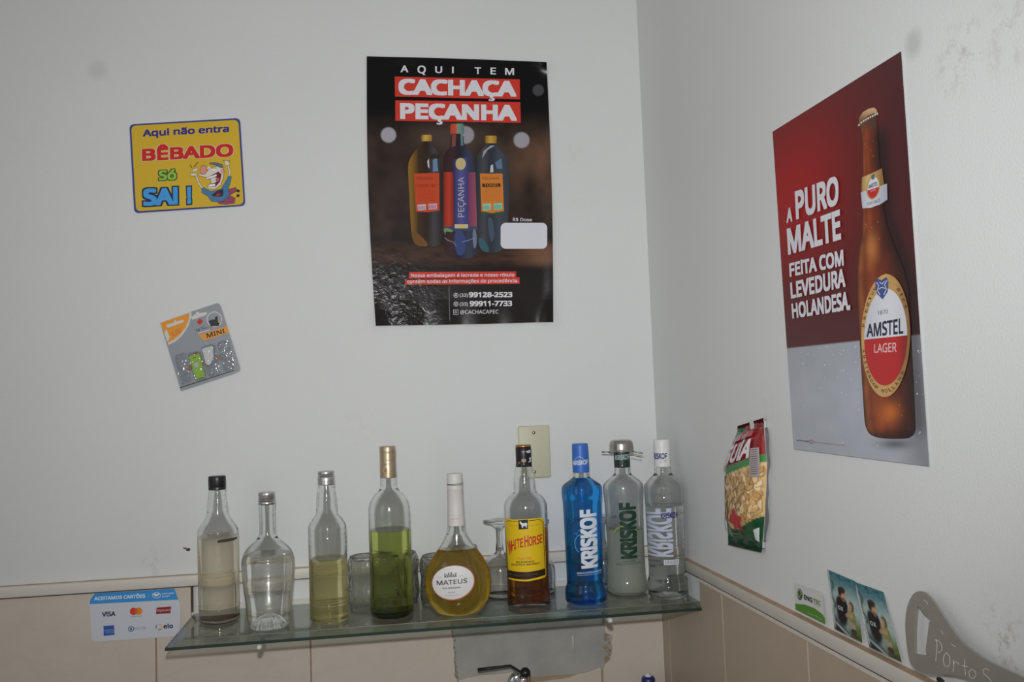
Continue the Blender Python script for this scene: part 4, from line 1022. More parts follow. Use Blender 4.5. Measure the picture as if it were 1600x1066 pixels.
# wording
TW = ink(208, 206, 212)
for ch, x0, x1, y0, y1 in (('A', 305, 362, 150, 199), ('Q', 428, 488, 151, 206), ('U', 556, 607, 155, 204), ('I', 678, 690, 158, 206), ('T', 842, 888, 163, 211), ('E', 956, 996, 165, 214), ('M', 1062, 1127, 168, 218)):
    if ch == 'I': pr.quad(*c3(x0, y0), *c3(x1, y1), TW)
    else: pr.text(ch, [c3(x0, y0), c3(x1, y0+1), c3(x1, y1+1), c3(x0, y1)], TW, 0.02)
pr.text('CACHACA', [c3(290, 246), c3(1143, 263), c3(1143, 376), c3(290, 360)], TW, 0.045)
pr.text('PECANHA', [c3(301, 422), c3(1145, 437), c3(1146, 551), c3(302, 537)], TW, 0.045)
for ox, oy in ((962, 376), (585, 546)):
    pr.poly([c3(ox+a, oy+b) for a, b in [(-14, -6), (16, -6), (12, 6), (24, 12), (25, 24), (12, 32), (-6, 32), (-20, 28), (-17, 18), (-2, 22), (8, 18), (-8, 12)]], TW)
pr.text('R$ Dose', [c4(1118, 234), c4(1257, 236), c4(1257, 260), c4(1118, 258)], TW, 0.012)
x0, y0 = c4(1030, 270); x1, y1 = c4(1367, 458); pr.rrect(x0, y0, x1, y1, 8, ink(206, 205, 214))
pr.poly([c4(366, 627), c4(1142, 622), c4(1142, 664), c4(366, 673)], RB); pr.poly([c4(338, 684), c4(1167, 663), c4(1167, 712), c4(338, 719)], RB)
pr.up()
pr.text('Nossa embalagem é lacrada e nosso rótulo', [c4(380, 639), c4(1130, 634), c4(1130, 658), c4(380, 663)], TW, 0.015)
pr.text('contém sodas as informações de procedência.', [c4(354, 683), c4(1160, 676), c4(1160, 701), c4(354, 707)], TW, 0.015)
pr.line([c4(657, 730), c4(658, 850), c4(662, 978)], 0.6, ink(150, 148, 150))
pr.text('(33)', [c4(733, 782), c4(793, 782), c4(793, 806), c4(733, 806)], TW, 0.01); pr.text('99128-2523', [c4(800, 772), c4(1115, 771), c4(1115, 809), c4(800, 810)], TW, 0.035)
pr.text('(33)', [c4(733, 847), c4(793, 846), c4(793, 870), c4(733, 871)], TW, 0.01); pr.text('99911-7733', [c4(806, 836), c4(1113, 834), c4(1113, 873), c4(806, 875)], TW, 0.035)
pr.text('@CACHACAPEC', [c4(737, 903), c4(1015, 900), c4(1015, 927), c4(737, 930)], TW, 0.005)
for y in (795, 858):
    pr.ring(*c4(706, y), 3.7, 3.7, 0.9, TW, 20); pr.ell(*c4(706, y), 1.3, 1.3, TW, 10)
a = c4(689, 901); b = c4(722, 935); pr.line([a, (b[0], a[1]), b, (a[0], b[1]), a], 0.8, TW); pr.ring(*c4(705, 918), 1.9, 1.9, 0.7, TW, 16)
o = pr.build('poster', pmap, pm_gloss, cutx=8, cuty=8, origin=back(715, 300, YP))
tag(o, 'black glossy poster with red title bars and three printed bottles on the back wall', 'poster')

# ================================================================== POSTER ON THE RIGHT WALL
c5 = cr(1190, 60, 3.136); c6 = cr(1200, 400, 3.137); c7 = cr(1300, 150, 5.075)
AQ = [(1207, 206), (1408, 80), (1452, 729), (1240, 702)]
def am_col(x, y, s, t):
    red = mixc(np.tile(ink(77, 24, 25), (len(x), 1)), ink(152, 21, 19), np.exp(-(((s-0.10)/0.42)**2 + ((t-0.22)/0.24)**2)))
    red = mixc(red, ink(66, 22, 24), sm(0.72, 1.0, s)*0.75)
    red = mixc(red, ink(74, 26, 26), sm(0.45, 0.68, t)*0.55)
    sil = mixc(np.tile(ink(166, 169, 177), (len(x), 1)), ink(112, 114, 120), sm(0.72, 1.0, s)*0.85)
    sil = mixc(sil, ink(150, 153, 160), sm(0.85, 0.70, t)*0.5)
    sil = mixc(sil, ink(146, 149, 158), vnoise(s*18, t*26, 7)*0.35)
    n = np.where((t > 0.683)[:, None], sil, red)
    bxr = np.interp(y, [180, 331, 390, 450, 671], [1371, 1382, 1402, 1421, 1431])        # the soft shadow photographed beside the bottle
    sh = np.exp(-((x-bxr-4)/13)**2)*sm(185, 215, y)*(1 - sm(660, 700, y))
    n = mixc(n, ink(36, 16, 18), np.where(t > 0.683, sh*0.6, sh*0.95))
    n = mixc(n, ink(70, 72, 78), np.exp(-(((x-1398)/26)**2 + ((y-694)/8)**2))*0.8)
    return n
pr = Print()
pr.grid(AQ, 90, 200, am_col); pr.up()
random.seed(8)
for k in range(70):                                    # printed water beads
    s_, t_ = random.random(), 0.69 + 0.29*random.random()**1.4
    x = (1207+(1240-1207)*t_)*(1-s_) + (1408+(1452-1408)*t_)*s_; y = (206+496*t_)*(1-s_) + (80+649*t_)*s_
    r = random.uniform(0.5, 1.5); pr.ell(x, y, r, r*1.15, ink(182, 185, 192), 10); pr.up(0.02)
pr.up()
bl = [(1343, 195), (1345, 204), (1346.5, 212), (1348.5, 270), (1346.5, 300), (1348, 330), (1347, 360), (1342, 392), (1338.5, 430), (1340, 480), (1343, 530), (1347, 600), (1350.5, 655), (1352, 665), (1354.5, 672), (1358, 677.5), (1362, 680.5), (1368, 683), (1375, 684.6), (1385, 685.6), (1395, 686)]
br = [(1406, 686), (1415, 685.5), (1421, 684.2), (1426, 681), (1429, 677), (1430.5, 671), (1430.3, 660), (1428, 600), (1424, 530), (1420, 450), (1412, 420), (1400, 390), (1389, 362), (1381.5, 331), (1378, 290), (1374.5, 250), (1370, 190), (1369, 178), (1357, 178)]
br_ = [q for q in br if q[0] > 1428.5 or q[1] < 640]
yl = np.array([q[1] for q in bl]); xl = np.array([q[0] for q in bl]); brr = br_[::-1]; yr = np.array([q[1] for q in brr[1:]]); xr_ = np.array([q[0] for q in brr[1:]])
def beer(x, y):
    l = np.interp(y, yl, xl); r = np.interp(y, yr, xr_); s = np.clip((x-l)/np.maximum(r-l, 1), 0, 1)
    st = [0, .07, .16, .28, .45, .62, .78, .9, 1]; cc = np.array([ink(*q) for q in [(64, 26, 14), (138, 76, 36), (112, 48, 20), (134, 60, 24), (112, 44, 20), (92, 34, 16), (70, 26, 14), (52, 20, 14), (34, 16, 14)]])
    n = np.stack([np.interp(s, st, cc[:, k]) for k in range(3)], 1)
    n = n*(0.72 + 0.56*vnoise(x/7, y/16, 9))[:, None]
    n = mixc(n, ink(186, 120, 62), np.exp(-(((x-1362)/9)**2 + ((y-388)/22)**2))*0.75)
    n = mixc(n, ink(196, 104, 34), np.exp(-(((x-1390)/15)**2 + ((y-645)/16)**2))*0.85)
    n = mixc(n, ink(28, 14, 12), sm(664, 684, y)*0.85)
    n = mixc(n, ink(60, 30, 18), np.exp(-(((x-1346)/6)**2 + ((y-372)/14)**2))*0.7)
    n = mixc(n, ink(84, 60, 44), (1-sm(195, 208, y))*0.6)
    return n
pr.poly(bl + br, beer, (3, 6)); pr.up()
pr.poly([(1341.5, 195), (1342.5, 184), (1348, 175.5), (1357, 170), (1366, 168), (1370, 172), (1370.5, 178), (1365, 177), (1356, 181), (1348, 188)], lambda x, y: mixc(np.tile(ink(112, 82, 56), (len(x), 1)), ink(196, 160, 120), sm(190, 170, y)), (3, 3))
random.seed(3)
for k in range(46):
    y = random.uniform(215, 665); l = np.interp(y, yl, xl); r = np.interp(y, yr, xr_); x = l + (r-l)*random.uniform(.12, .8); q = random.uniform(.35, .8)
    pr.ell(x, y, q, q*1.3, ink(186, 128, 78), 8)
pr.up()
for k in range(9):
    a = k/8; x = 1342 + a*28.5; y = 194 - 17.5*a**0.75; pr.poly([(x-1.2, y+0.6), (x+1.4, y-0.8), (x+1.5, y+2.2), (x-0.8, y+3.4)], ink(204, 200, 194))
gold2 = vgrad([(1345, (150, 118, 66)), (1356, (206, 172, 112)), (1368, (180, 140, 84)), (1381, (120, 88, 52))])
pr.poly([(1347, 277), (1360, 272), (1378, 263), (1382, 290), (1346, 302)], gold2, (3, None)); pr.up()
pr.poly([(1345, 301), (1350, 299), (1366, 295), (1381, 288.5), (1386, 287), (1386.6, 312), (1376, 319), (1360, 325), (1347.5, 325.5)], vgrad([(1345, (176, 178, 190)), (1360, (204, 206, 214)), (1386, (160, 162, 172))]), (4, None)); pr.up()
pr.ell(1364.3, 293, 10.6, 18.5, ink(176, 140, 80), 32, sh=-0.35); pr.up()
pr.ell(1364.3, 293, 8.8, 16.0, ink(206, 207, 214), 32, sh=-0.35); pr.up()
pr.ell(1364.3, 293.5, 8.8, 15.5, ink(184, 34, 34), 20, sh=-0.35, a0=5, a1=175); 
pr.text('AMSTEL', [(1356.6, 289.3), (1371.5, 283), (1371.5, 289.5), (1356.6, 295.5)], ink(30, 34, 56), 0.02); pr.poly([(1361, 275), (1364.5, 271.5), (1367, 274), (1366, 280), (1362, 281)], ink(92, 96, 120)); pr.up()
pr.text('LAGER', [(1360, 297.5), (1369, 294.5), (1369, 297.3), (1360, 300.5)], ink(210, 190, 190)); pr.text('PURO MALTE', [(1355, 317), (1375, 310), (1375.5, 315), (1355.5, 321.5)], ink(70, 74, 96), 0.0)
SHR = -0.10
goldL = lambda x, y: mixc(np.tile(ink(188, 148, 92), (len(x), 1)), ink(128, 92, 52), sm(1385, 1424, x)) * (0.86+0.3*vnoise(x/6, y/9, 12))[:, None]
pr.ell(1384, 524.5, 38.2, 96, goldL, 72, sh=SHR, cut=(4, 8)); pr.up()
pr.ell(1384, 527, 33.6, 75.5, lambda x, y: mixc(np.tile(ink(192, 194, 202), (len(x), 1)), ink(206, 207, 213), sm(1350, 1385, x))*(1-0.16*sm(1390, 1420, x))[:, None], 72, sh=SHR, cut=(5, 12)); pr.up()
rr_ = []
for i in range(41):
    a_ = math.radians(0 + 180*i/40); rr_.append((1384 + 33.6*math.cos(a_), 527.5 + 75*math.sin(a_) + SHR*33.6*math.cos(a_)))
pr.poly(rr_, lambda x, y: mixc(np.tile(ink(176, 32, 34), (len(x), 1)), ink(130, 22, 26), sm(1398, 1418, x)), (5, 12)); pr.up()
pr.poly([(1367, 440), (1370, 435), (1377, 438), (1385, 433), (1388, 440), (1387, 456), (1379, 468), (1370, 459)], ink(62, 74, 128)); pr.up()
for q in ([(1369, 441), (1373, 446), (1371, 454), (1375, 461)], [(1386, 438), (1382, 445), (1385, 452), (1381, 461)], [(1374, 441), (1378, 444), (1382, 440)], [(1373, 452), (1378, 449), (1383, 451)]): pr.line(q, 1.6, ink(176, 186, 210))
pr.text('1870', [(1371, 486.5), (1387, 483.5), (1387, 489.5), (1371, 492.5)], ink(52, 56, 74), 0.0)
pr.text('AMSTEL', [(1354, 507), (1411, 497), (1411.2, 521.5), (1354, 527)], ink(26, 30, 52), 0.02)
pr.text('LAGER', [(1365.8, 538), (1400.8, 535.2), (1400.8, 549.8), (1365.8, 551.6)], ink(216, 180, 180), 0.01)
def arc(txt, a0, a1, flipd, h=9.0):
    n = len(txt)
    for i, ch in enumerate(txt):
        if ch == ' ': continue
        a_ = math.radians(a0 + (a1-a0)*(i+0.5)/n)
        cx_, cy_ = 1384 + 35.8*math.cos(a_), 525.5 + 85.5*math.sin(a_) + SHR*35.8*math.cos(a_)
        tx, ty = -35.8*math.sin(a_) - SHR*35.8*0, 85.5*math.cos(a_); L_ = math.hypot(tx, ty); tx, ty = tx/L_, ty/L_
        if flipd: tx, ty = -tx, -ty
        nx_, ny_ = ty, -tx                              # towards the letter's top
        w_, hh = 2.1, h/2.0*0.62
        sx = abs(nx_); hh2 = hh*(0.62 + 0.38*abs(ny_)); w2 = w_*(0.7+0.5*abs(ty))
        c_ = np.array([cx_, cy_]); T_ = np.array([tx, ty])*w2; N_ = np.array([nx_, ny_])*hh2
        pr.text(ch, [c_-T_+N_, c_+T_+N_, c_+T_-N_, c_-T_-N_], ink(76, 54, 34), 0.01)
arc('PREMIUM', 190, 246, False); arc('BIER', 300, 334, False); arc('AMSTERDAM', 170, 112, True); arc('HOLLAND', 102, 40, True)
TWH = ink(204, 203, 210)
for tx_, q in (('A', [(1229.5, 327), (1237, 322), (1238, 346), (1229, 349)]), ('PURO', [(1241.7, 299.5), (1309.6, 274), (1310.5, 319), (1244, 343.5)]), ('MALTE', [(1229, 358), (1312, 327), (1314.4, 374), (1231.5, 398.6)]),
               ('FEITA COM', [(1232.8, 412), (1317.3, 390), (1318.5, 415), (1234, 433)]), ('LEVEDURA', [(1234.4, 442), (1320, 419), (1321, 448.5), (1236, 467)]), ('HOLANDESA.', [(1236.3, 475), (1328, 454.5), (1328.5, 484), (1238.3, 498)])):
    pr.text(tx_, q, TWH, 0.034)
pr.text('Beba com moderação', [(1244.6, 686.8), (1264, 688.8), (1264, 690.8), (1244.6, 688.8)], ink(60, 60, 66), 0.02)
pr.ring(1267.5, 690.3, 2.6, 3.2, 0.8, ink(176, 50, 50), 16)
pr.text('Venda e consumo proibidos para menores de 18 anos.', [(1270, 689.8), (1320.5, 695.4), (1320.5, 697), (1270, 691.4)], ink(120, 80, 84), 0.0)
pm_am = print_mat('satin poster print', 0.42, 0.4)
out = [(1207.2, 210), (1208.5, 205.6), (1211, 203.5)] + [(1404, 82.5), (1407, 81), (1408.6, 84)] + [(1451.8, 725), (1451.5, 728.5), (1448, 728.6)] + [(1243, 702.6), (1240.2, 701.5), (1239.8, 698)]
o = pr.build('poster', map_right(-0.0035), pm_am, cutx=30, cuty=30, origin=right(1330, 430, -0.003), solid=([AQ[0], AQ[1], AQ[2], AQ[3]], 0.0022))
tag(o, 'red and silver beer poster with a large brown bottle on the right wall', 'poster')

# ================================================================== YELLOW SIGN
cs_ = cr(180, 160, 5.33)
pr = Print()
def rq(TL, TR, BR, BL, r, n=5):                          # rounded quad
    P_ = [np.array(q, float) for q in (TL, TR, BR, BL)]; out = []
    for i in range(4):
        p, a, b = P_[i], P_[i-1], P_[(i+1) % 4]; u = (a-p)/np.hypot(*(a-p)); v = (b-p)/np.hypot(*(b-p))
        for k in range(n+1):
            q = k/n; out.append(tuple(p + u*r*(1-q)**2 + v*r*q**2))
    return out
border = rq(cs_(117, 183), cs_(1040, 130), cs_(1085, 862), cs_(158, 924), 8)
pr.poly(border, ink(56, 66, 128)); pr.up()
pr.poly(rq(cs_(133, 195), cs_(1025, 145), cs_(1070, 850), cs_(174, 908), 8), ink(204, 168, 42)); pr.up()
def st_text(t, q, col, oc, bold, grow):
    pr.text(t, q, oc, bold, grow); pr.up(); pr.text(t, q, col, bold); pr.up(-1)
st_text('Aqui não entra', [cs_(228, 228), cs_(948, 190), cs_(948, 246), cs_(230, 286)], ink(52, 44, 120), ink(190, 170, 120), 0.03, 0.02)
st_text('BÊBADO', [cs_(222, 388), cs_(982, 344), cs_(985, 450), cs_(224, 490)], ink(194, 32, 34), ink(206, 188, 150), 0.036, 0.024)
st_text('Só', [cs_(362, 568), cs_(508, 562), cs_(510, 644), cs_(364, 650)], ink(140, 186, 66), ink(46, 74, 40), 0.03, 0.05)
st_text('SAI', [cs_(232, 720), cs_(520, 712), cs_(522, 850), cs_(234, 862)], ink(66, 150, 214), ink(24, 44, 70), 0.04, 0.05)
st_text('!', [cs_(596, 704), cs_(632, 702), cs_(634, 842), cs_(600, 846)], ink(66, 150, 214), ink(24, 44, 70), 0.04, 0.05)
sk, ol = ink(214, 202, 190), ink(36, 34, 40)
def sp(pts, col, lw=0.5):
    pr.poly([cs_(*q) for q in pts], col); pr.up(); pr.line([cs_(*q) for q in pts + [pts[0]]], lw, ol); pr.up(-1)
pr.line([cs_(735, 730), cs_(700, 680), cs_(672, 610)], 3.4, ol); pr.up(); pr.line([cs_(735, 730), cs_(700, 680), cs_(672, 610)], 2.4, sk)
pr.up(-1); pr.line([cs_(945, 620), cs_(955, 580), cs_(938, 525)], 3.4, ol); pr.up(); pr.line([cs_(945, 620), cs_(955, 580), cs_(938, 525)], 2.4, sk); pr.up()
sp([(930, 728), (1004, 708), (1012, 738), (955, 775), (1000, 796), (996, 838), (930, 850), (868, 846), (850, 832), (900, 800)], ink(146, 66, 92)); pr.up(2)
sp([(718, 715), (742, 712), (800, 742), (880, 722), (925, 650), (945, 612), (968, 618), (962, 650), (942, 720), (952, 780), (900, 822), (840, 828), (800, 824), (772, 782), (722, 752)], ink(66, 118, 156)); pr.up(2)
pr.poly([cs_(*q) for q in [(800, 775), (850, 735), (900, 720), (902, 760), (890, 785), (840, 788)]], ink(50, 40, 52)); pr.poly([cs_(*q) for q in [(1012, 722), (1040, 732), (1030, 752), (1008, 742)]], ol); pr.poly([cs_(*q) for q in [(1012, 765), (1038, 768), (1030, 790), (1010, 788)]], ol); pr.up()
pr.poly([cs_(*q) for q in [(830, 780), (860, 752), (880, 770), (850, 786)]], ink(150, 50, 56))
sp([(692, 592), (730, 600), (770, 570), (800, 545), (850, 532), (892, 535), (908, 570), (900, 630), (878, 690), (830, 724), (778, 722), (770, 690), (800, 672), (790, 625), (740, 622), (700, 612)], sk); pr.up(2)
sp([(796, 612), (860, 578), (884, 600), (872, 660), (836, 700), (784, 700), (790, 680), (840, 668), (850, 630)], ink(110, 26, 36)); pr.up(2)
sp([(756, 628), (800, 612), (844, 596), (846, 616), (800, 632), (762, 642)], ink(226, 224, 222)); sp([(782, 682), (832, 676), (836, 696), (786, 704)], ink(226, 224, 222)); sp([(836, 640), (862, 626), (872, 650), (846, 668)], ink(190, 80, 80)); pr.up(2)
pr.ell(*cs_(735, 562), 5.4, 7.4, ol, 20); pr.up(); pr.ell(*cs_(735, 562), 4.9, 6.9, ink(214, 140, 120), 20)
pr.ell(*cs_(780, 548), 2.6, 2.2, ink(226, 224, 222), 12); pr.ell(*cs_(822, 560), 3.2, 2.0, ink(226, 224, 222), 12); pr.up(); pr.ell(*cs_(778, 549), 0.8, 0.8, ol, 8); pr.line([cs_(806, 552), cs_(825, 546), cs_(842, 550)], 0.7, ol)
sp([(784, 505), (830, 500), (890, 515), (900, 548), (868, 540), (830, 520), (790, 515)], ink(92, 108, 122)); pr.ell(*cs_(892, 572), 2.6, 3.6, ink(206, 150, 130), 12)
for q in (((640, 560), (690, 545), (680, 575), (650, 580)), ((625, 590), (680, 590), (676, 612), (628, 612)), ((905, 490), (945, 488), (955, 520), (920, 528))): sp(list(q), sk, 0.4)
for q in (((640, 545), (622, 520)), ((655, 540), (690, 495)), ((912, 490), (900, 484)), ((930, 490), (932, 482)), ((944, 495), (955, 485))): pr.line([cs_(*v) for v in q], 0.9, ol)
o = pr.build('wall_sign', map_back(-0.0035), print_mat('laminated sign print', 0.3, 0.5), cutx=40, cuty=40, origin=back(293, 258, -0.003), solid=(border, 0.003))
tag(o, 'yellow joke sign with blue border and a cartoon drunkard on the back wall', 'sign')

# ================================================================== BLISTER CARD
cp_ = cr(230, 460, 6.665)
pk = thing('lighter_blister_pack', 'small grey and orange blister pack taped crooked to the back wall', 'blister pack', P3(back(312, 545, -0.002)))
KO = np.array(pk.location)
def loc(f): return lambda x, y, w: np.asarray(f(x, y, w)) - KO
pr = Print(); gr = ink(138, 142, 148)
card = [cp_(*q) for q in [(135, 295), (438, 190), (470, 178), (725, 92), (748, 98), (765, 120), (970, 765), (962, 800), (905, 828), (352, 1010)]]
pr.poly(card, gr); pr.up()
OR = ink(214, 142, 42); WH_ = ink(196, 194, 190)
pr.poly([cp_(*q) for q in [(135, 295), (460, 186), (462, 230), (430, 330), (372, 420), (300, 488), (222, 528)]], WH_); pr.up()
pr.poly([cp_(*q) for q in [(137, 298), (438, 196), (436, 250), (402, 345), (340, 420), (280, 472), (214, 508)]], OR)
pr.poly([cp_(*q) for q in [(455, 240), (505, 205), (515, 182), (535, 182), (545, 195), (610, 185), (628, 195), (610, 218), (470, 266)]], WH_)
pr.poly([cp_(*q) for q in [(548, 250), (582, 280), (550, 320), (515, 290)]], ink(184, 38, 44))
pr.ell(*cp_(700, 260), 12.2, 12.2, WH_, 32)
pr.poly([cp_(*q) for q in [(532, 425), (835, 330), (850, 398), (596, 482)]], OR); pr.text('15', [cp_(505, 366), cp_(545, 354), cp_(548, 382), cp_(510, 392)], ink(50, 50, 56), 0.03)
pr.line([cp_(560, 345), cp_(592, 335)], 0.8, ink(60, 60, 66)); pr.line([cp_(556, 364), cp_(636, 345)], 1.0, ink(60, 60, 66)); pr.line([cp_(532, 405), cp_(648, 372)], 1.6, ink(186, 188, 190))
pr.line([cp_(338, 975), cp_(905, 792)], 1.4, ink(44, 44, 48))
pr.up()
pr.poly([cp_(*q) for q in [(200, 318), (280, 292), (282, 270), (298, 266), (306, 284), (365, 264), (382, 272), (378, 292), (222, 346), (204, 340)]], WH_)
pr.poly([cp_(*q) for q in [(196, 360), (216, 400), (232, 440), (222, 490), (206, 490), (180, 410)]], WH_)
pr.text('5,00', [cp_(252, 402), cp_(342, 352), cp_(356, 392), cp_(264, 442)], ink(196, 66, 44), 0.0)
pr.ell(*cp_(700, 260), 10.8, 10.8, ink(140, 144, 150), 32); pr.text('MINI', [cp_(614, 408), cp_(802, 356), cp_(812, 400), cp_(624, 458)], ink(44, 38, 34), 0.02); pr.up()
pr.poly([cp_(*q) for q in [(640, 280), (668, 262), (706, 262), (706, 236), (732, 228), (738, 300), (752, 300), (744, 330), (660, 335)]], ink(36, 38, 42)); pr.poly([cp_(*q) for q in [(732, 290), (752, 276), (756, 302), (738, 316)]], ink(186, 144, 50))
pr.build('backing_card', loc(map_back(-0.0032)), print_mat('coated card print', 0.35), pk, solid=(card, 0.0012))
def pack_solid(name, pts, d0, d1, mat, bev=0.0015):
    a = [back(*cp_(*q), -0.0032-d1) - KO for q in pts]; b = [back(*cp_(*q), -0.0032-d0) - KO for q in pts]
    bm = bmesh.new(); prism(bm, [P3(q) for q in a], [P3(q) for q in b])
    bmesh.ops.bevel(bm, geom=bm.edges[:], offset=bev, segments=2, affect='EDGES')
    return from_bm(name, bm, mat, pk, auto=50)
pack_solid('lighter_body', [(435, 645), (545, 612), (604, 860), (508, 888)], 0.002, 0.010, pmat('lime plastic', rgb(150, 196, 40), 0.35))
pack_solid('lighter_window', [(484, 716), (530, 704), (540, 756), (496, 770)], 0.0102, 0.0112, pmat('silver sticker', rgb(190, 188, 184), 0.3, 0.6), 0.0004)
pack_solid('lighter_wheel', [(480, 612), (530, 600), (536, 622), (486, 636)], 0.003, 0.009, pmat('red button', rgb(160, 40, 46), 0.4), 0.0008)
pack_solid('white_insert', [(570, 565), (685, 535), (692, 655), (655, 738), (612, 735)], 0.002, 0.009, pmat('white insert plastic', rgb(220, 220, 218), 0.4))
cop = pmat('copper clip', rgb(150, 96, 58), 0.35, 0.6)
for q in ([(428, 745), (458, 738), (466, 785), (436, 792)], [(586, 690), (610, 684), (618, 732), (594, 740)], [(726, 640), (754, 632), (764, 676), (738, 686)], [(470, 660), (506, 650), (508, 660), (474, 670)]): pack_solid('clip', q, 0.0103 if q[0][0] == 470 else 0.002, 0.0112 if q[0][0] == 470 else 0.006, cop, 0.0005)
bl_m = glass_mat('clear blister plastic', (0.93, 0.94, 0.945), (0.55, 0.57, 0.6), 0.06, bump=0.5, bscale=160, power=1.4, gloss=1.4)
for q in ([(275, 640), (400, 600), (462, 910), (352, 945)], [(415, 615), (550, 585), (622, 870), (500, 905)], [(560, 545), (700, 510), (772, 820), (640, 862)], [(722, 500), (850, 455), (915, 770), (800, 812)]): pack_solid('blister', q, 0.0006, 0.0125, bl_m, 0.003)

# ================================================================== PAYMENT STICKER ON THE TILES
cc_ = cr(0, 860, 5)
pr = Print()
stk = [cc_(*q) for q in [(700, 420), (706, 385), (740, 338), (1362, 300), (1412, 440), (1404, 672), (735, 716), (716, 700)]]
pr.poly(stk, ink(196, 198, 206)); pr.up()
pr.poly([cc_(*q) for q in [(700, 422), (706, 385), (740, 338), (1362, 300), (1392, 386)]], ink(52, 140, 208))
pr.text('VISA', [cc_(796, 484), cc_(902, 477), cc_(902, 514), cc_(798, 520)], ink(38, 46, 92), 0.03)
pr.ell(*cc_(1043, 478), 5.8, 5.8, ink(200, 62, 40), 28); pr.text('mastercard', [cc_(1022, 514), cc_(1110, 510), cc_(1110, 518), cc_(1022, 522)], ink(80, 70, 70), 0.0)
pr.poly([cc_(*q) for q in [(1224, 448), (1338, 440), (1332, 492), (1218, 500)]], ink(140, 36, 40)); pr.poly([cc_(*q) for q in [(808, 592), (891, 586), (894, 662), (810, 670)]], ink(44, 84, 164))
pr.ell(*cc_(1024, 615), 4.6, 4.4, ink(44, 88, 150), 24); pr.text('Diners Club', [cc_(1048, 603), cc_(1140, 598), cc_(1140, 610), cc_(1048, 614)], ink(84, 88, 96), 0.0); pr.text('INTERNATIONAL', [cc_(1048, 620), cc_(1140, 615), cc_(1140, 620), cc_(1048, 626)], ink(110, 112, 118), 0.0)
for a0, a1, cl in ((150, 235, (50, 130, 190)), (30, 110, (206, 70, 50)), (-95, 15, (214, 176, 60))): pr.ring(*cc_(1241, 601), 5.2, 5.0, 1.5, ink(*cl), 14, a0, a1)
pr.text('elo', [cc_(1276, 578), cc_(1352, 574), cc_(1352, 608), cc_(1278, 613)], ink(40, 40, 46), 0.03)
pr.up()
pr.text('ACEITAMOS CARTÕES', [cc_(736, 366), cc_(1135, 343), cc_(1135, 370), cc_(736, 393)], ink(210, 220, 232), 0.03)
pr.line([cc_(1160, 340), cc_(1162, 372)], 0.5, ink(120, 180, 225)); pr.ring(*cc_(1222, 352), 6.8, 4.8, 0.8, ink(210, 220, 232), 28); pr.poly([cc_(*q) for q in [(1192, 342), (1212, 338), (1224, 344), (1236, 336), (1252, 340), (1240, 352), (1222, 362), (1204, 354)]], ink(210, 220, 232))
pr.text('mercado', [cc_(1264, 333), cc_(1360, 327), cc_(1360, 341), cc_(1264, 347)], ink(210, 220, 232), 0.01); pr.text('pago', [cc_(1266, 354), cc_(1326, 350), cc_(1326, 362), cc_(1266, 366)], ink(210, 220, 232), 0.01)
pr.ell(*cc_(1083, 476), 5.8, 5.8, ink(214, 130, 50), 28); pr.text('Hipercard', [cc_(1228, 462), cc_(1330, 455), cc_(1330, 474), cc_(1228, 481)], ink(214, 200, 200), 0.0)
pr.text('AMERICAN', [cc_(814, 622), cc_(888, 617), cc_(888, 628), cc_(814, 633)], ink(170, 190, 220), 0.0); pr.text('EXPRESS', [cc_(830, 638), cc_(890, 634), cc_(890, 645), cc_(830, 649)], ink(170, 190, 220), 0.0)
pr.ell(*cc_(1024, 615), 3.2, 3.2, ink(196, 198, 206), 20); pr.up(); pr.ell(*cc_(1023, 615), 1.5, 2.4, ink(44, 88, 150), 16); pr.ell(*cc_(1063, 477), 2.4, 4.8, ink(208, 92, 40), 16)
o = pr.build('payment_sticker', map_back(-TT-0.0012), print_mat('vinyl sticker print', 0.4), cutx=40, origin=back(212, 962, -TT-0.001), solid=(stk, 0.001))
tag(o, 'white and blue card payment sticker stuck on the beige tiles', 'sticker')

# ================================================================== COVER PLATE
sw = thing('blank_cover_plate', 'cream blank cover plate with two screws on the wall behind the whisky bottle', 'cover plate', P3(back(834, 706)))
SO = np.array(sw.location)
q0 = [back(*p) - SO for p in [(808.5, 665.5), (858, 664.5), (860.3, 746), (811.5, 748)]]
x0 = (q0[0][0]+q0[3][0])/2; x1 = (q0[1][0]+q0[2][0])/2; z1 = (q0[0][2]+q0[1][2])/2; z0_ = (q0[2][2]+q0[3][2])/2
bm = bmesh.new(); box(bm, (x0, -0.006, z0_), (x1, 0.0005, z1), 0.0035, 3)
from_bm('plate', bm, pmat('aged cream plastic', rgb(206, 203, 176), 0.45, noise=0.05, nscale=30), sw, auto=60)
for p in ((834, 676.2), (835, 737.5)):
    u = back(*p, -0.006) - SO; bm = bmesh.new()
    bmesh.ops.create_uvsphere(bm, u_segments=16, v_segments=8, radius=0.0036, matrix=Matrix.Translation(P3(u)) @ Matrix.Diagonal((1, 0.5, 1, 1)))
    from_bm('screw', bm, pmat('zinc screw', rgb(150, 148, 142), 0.3, 1.0), sw)

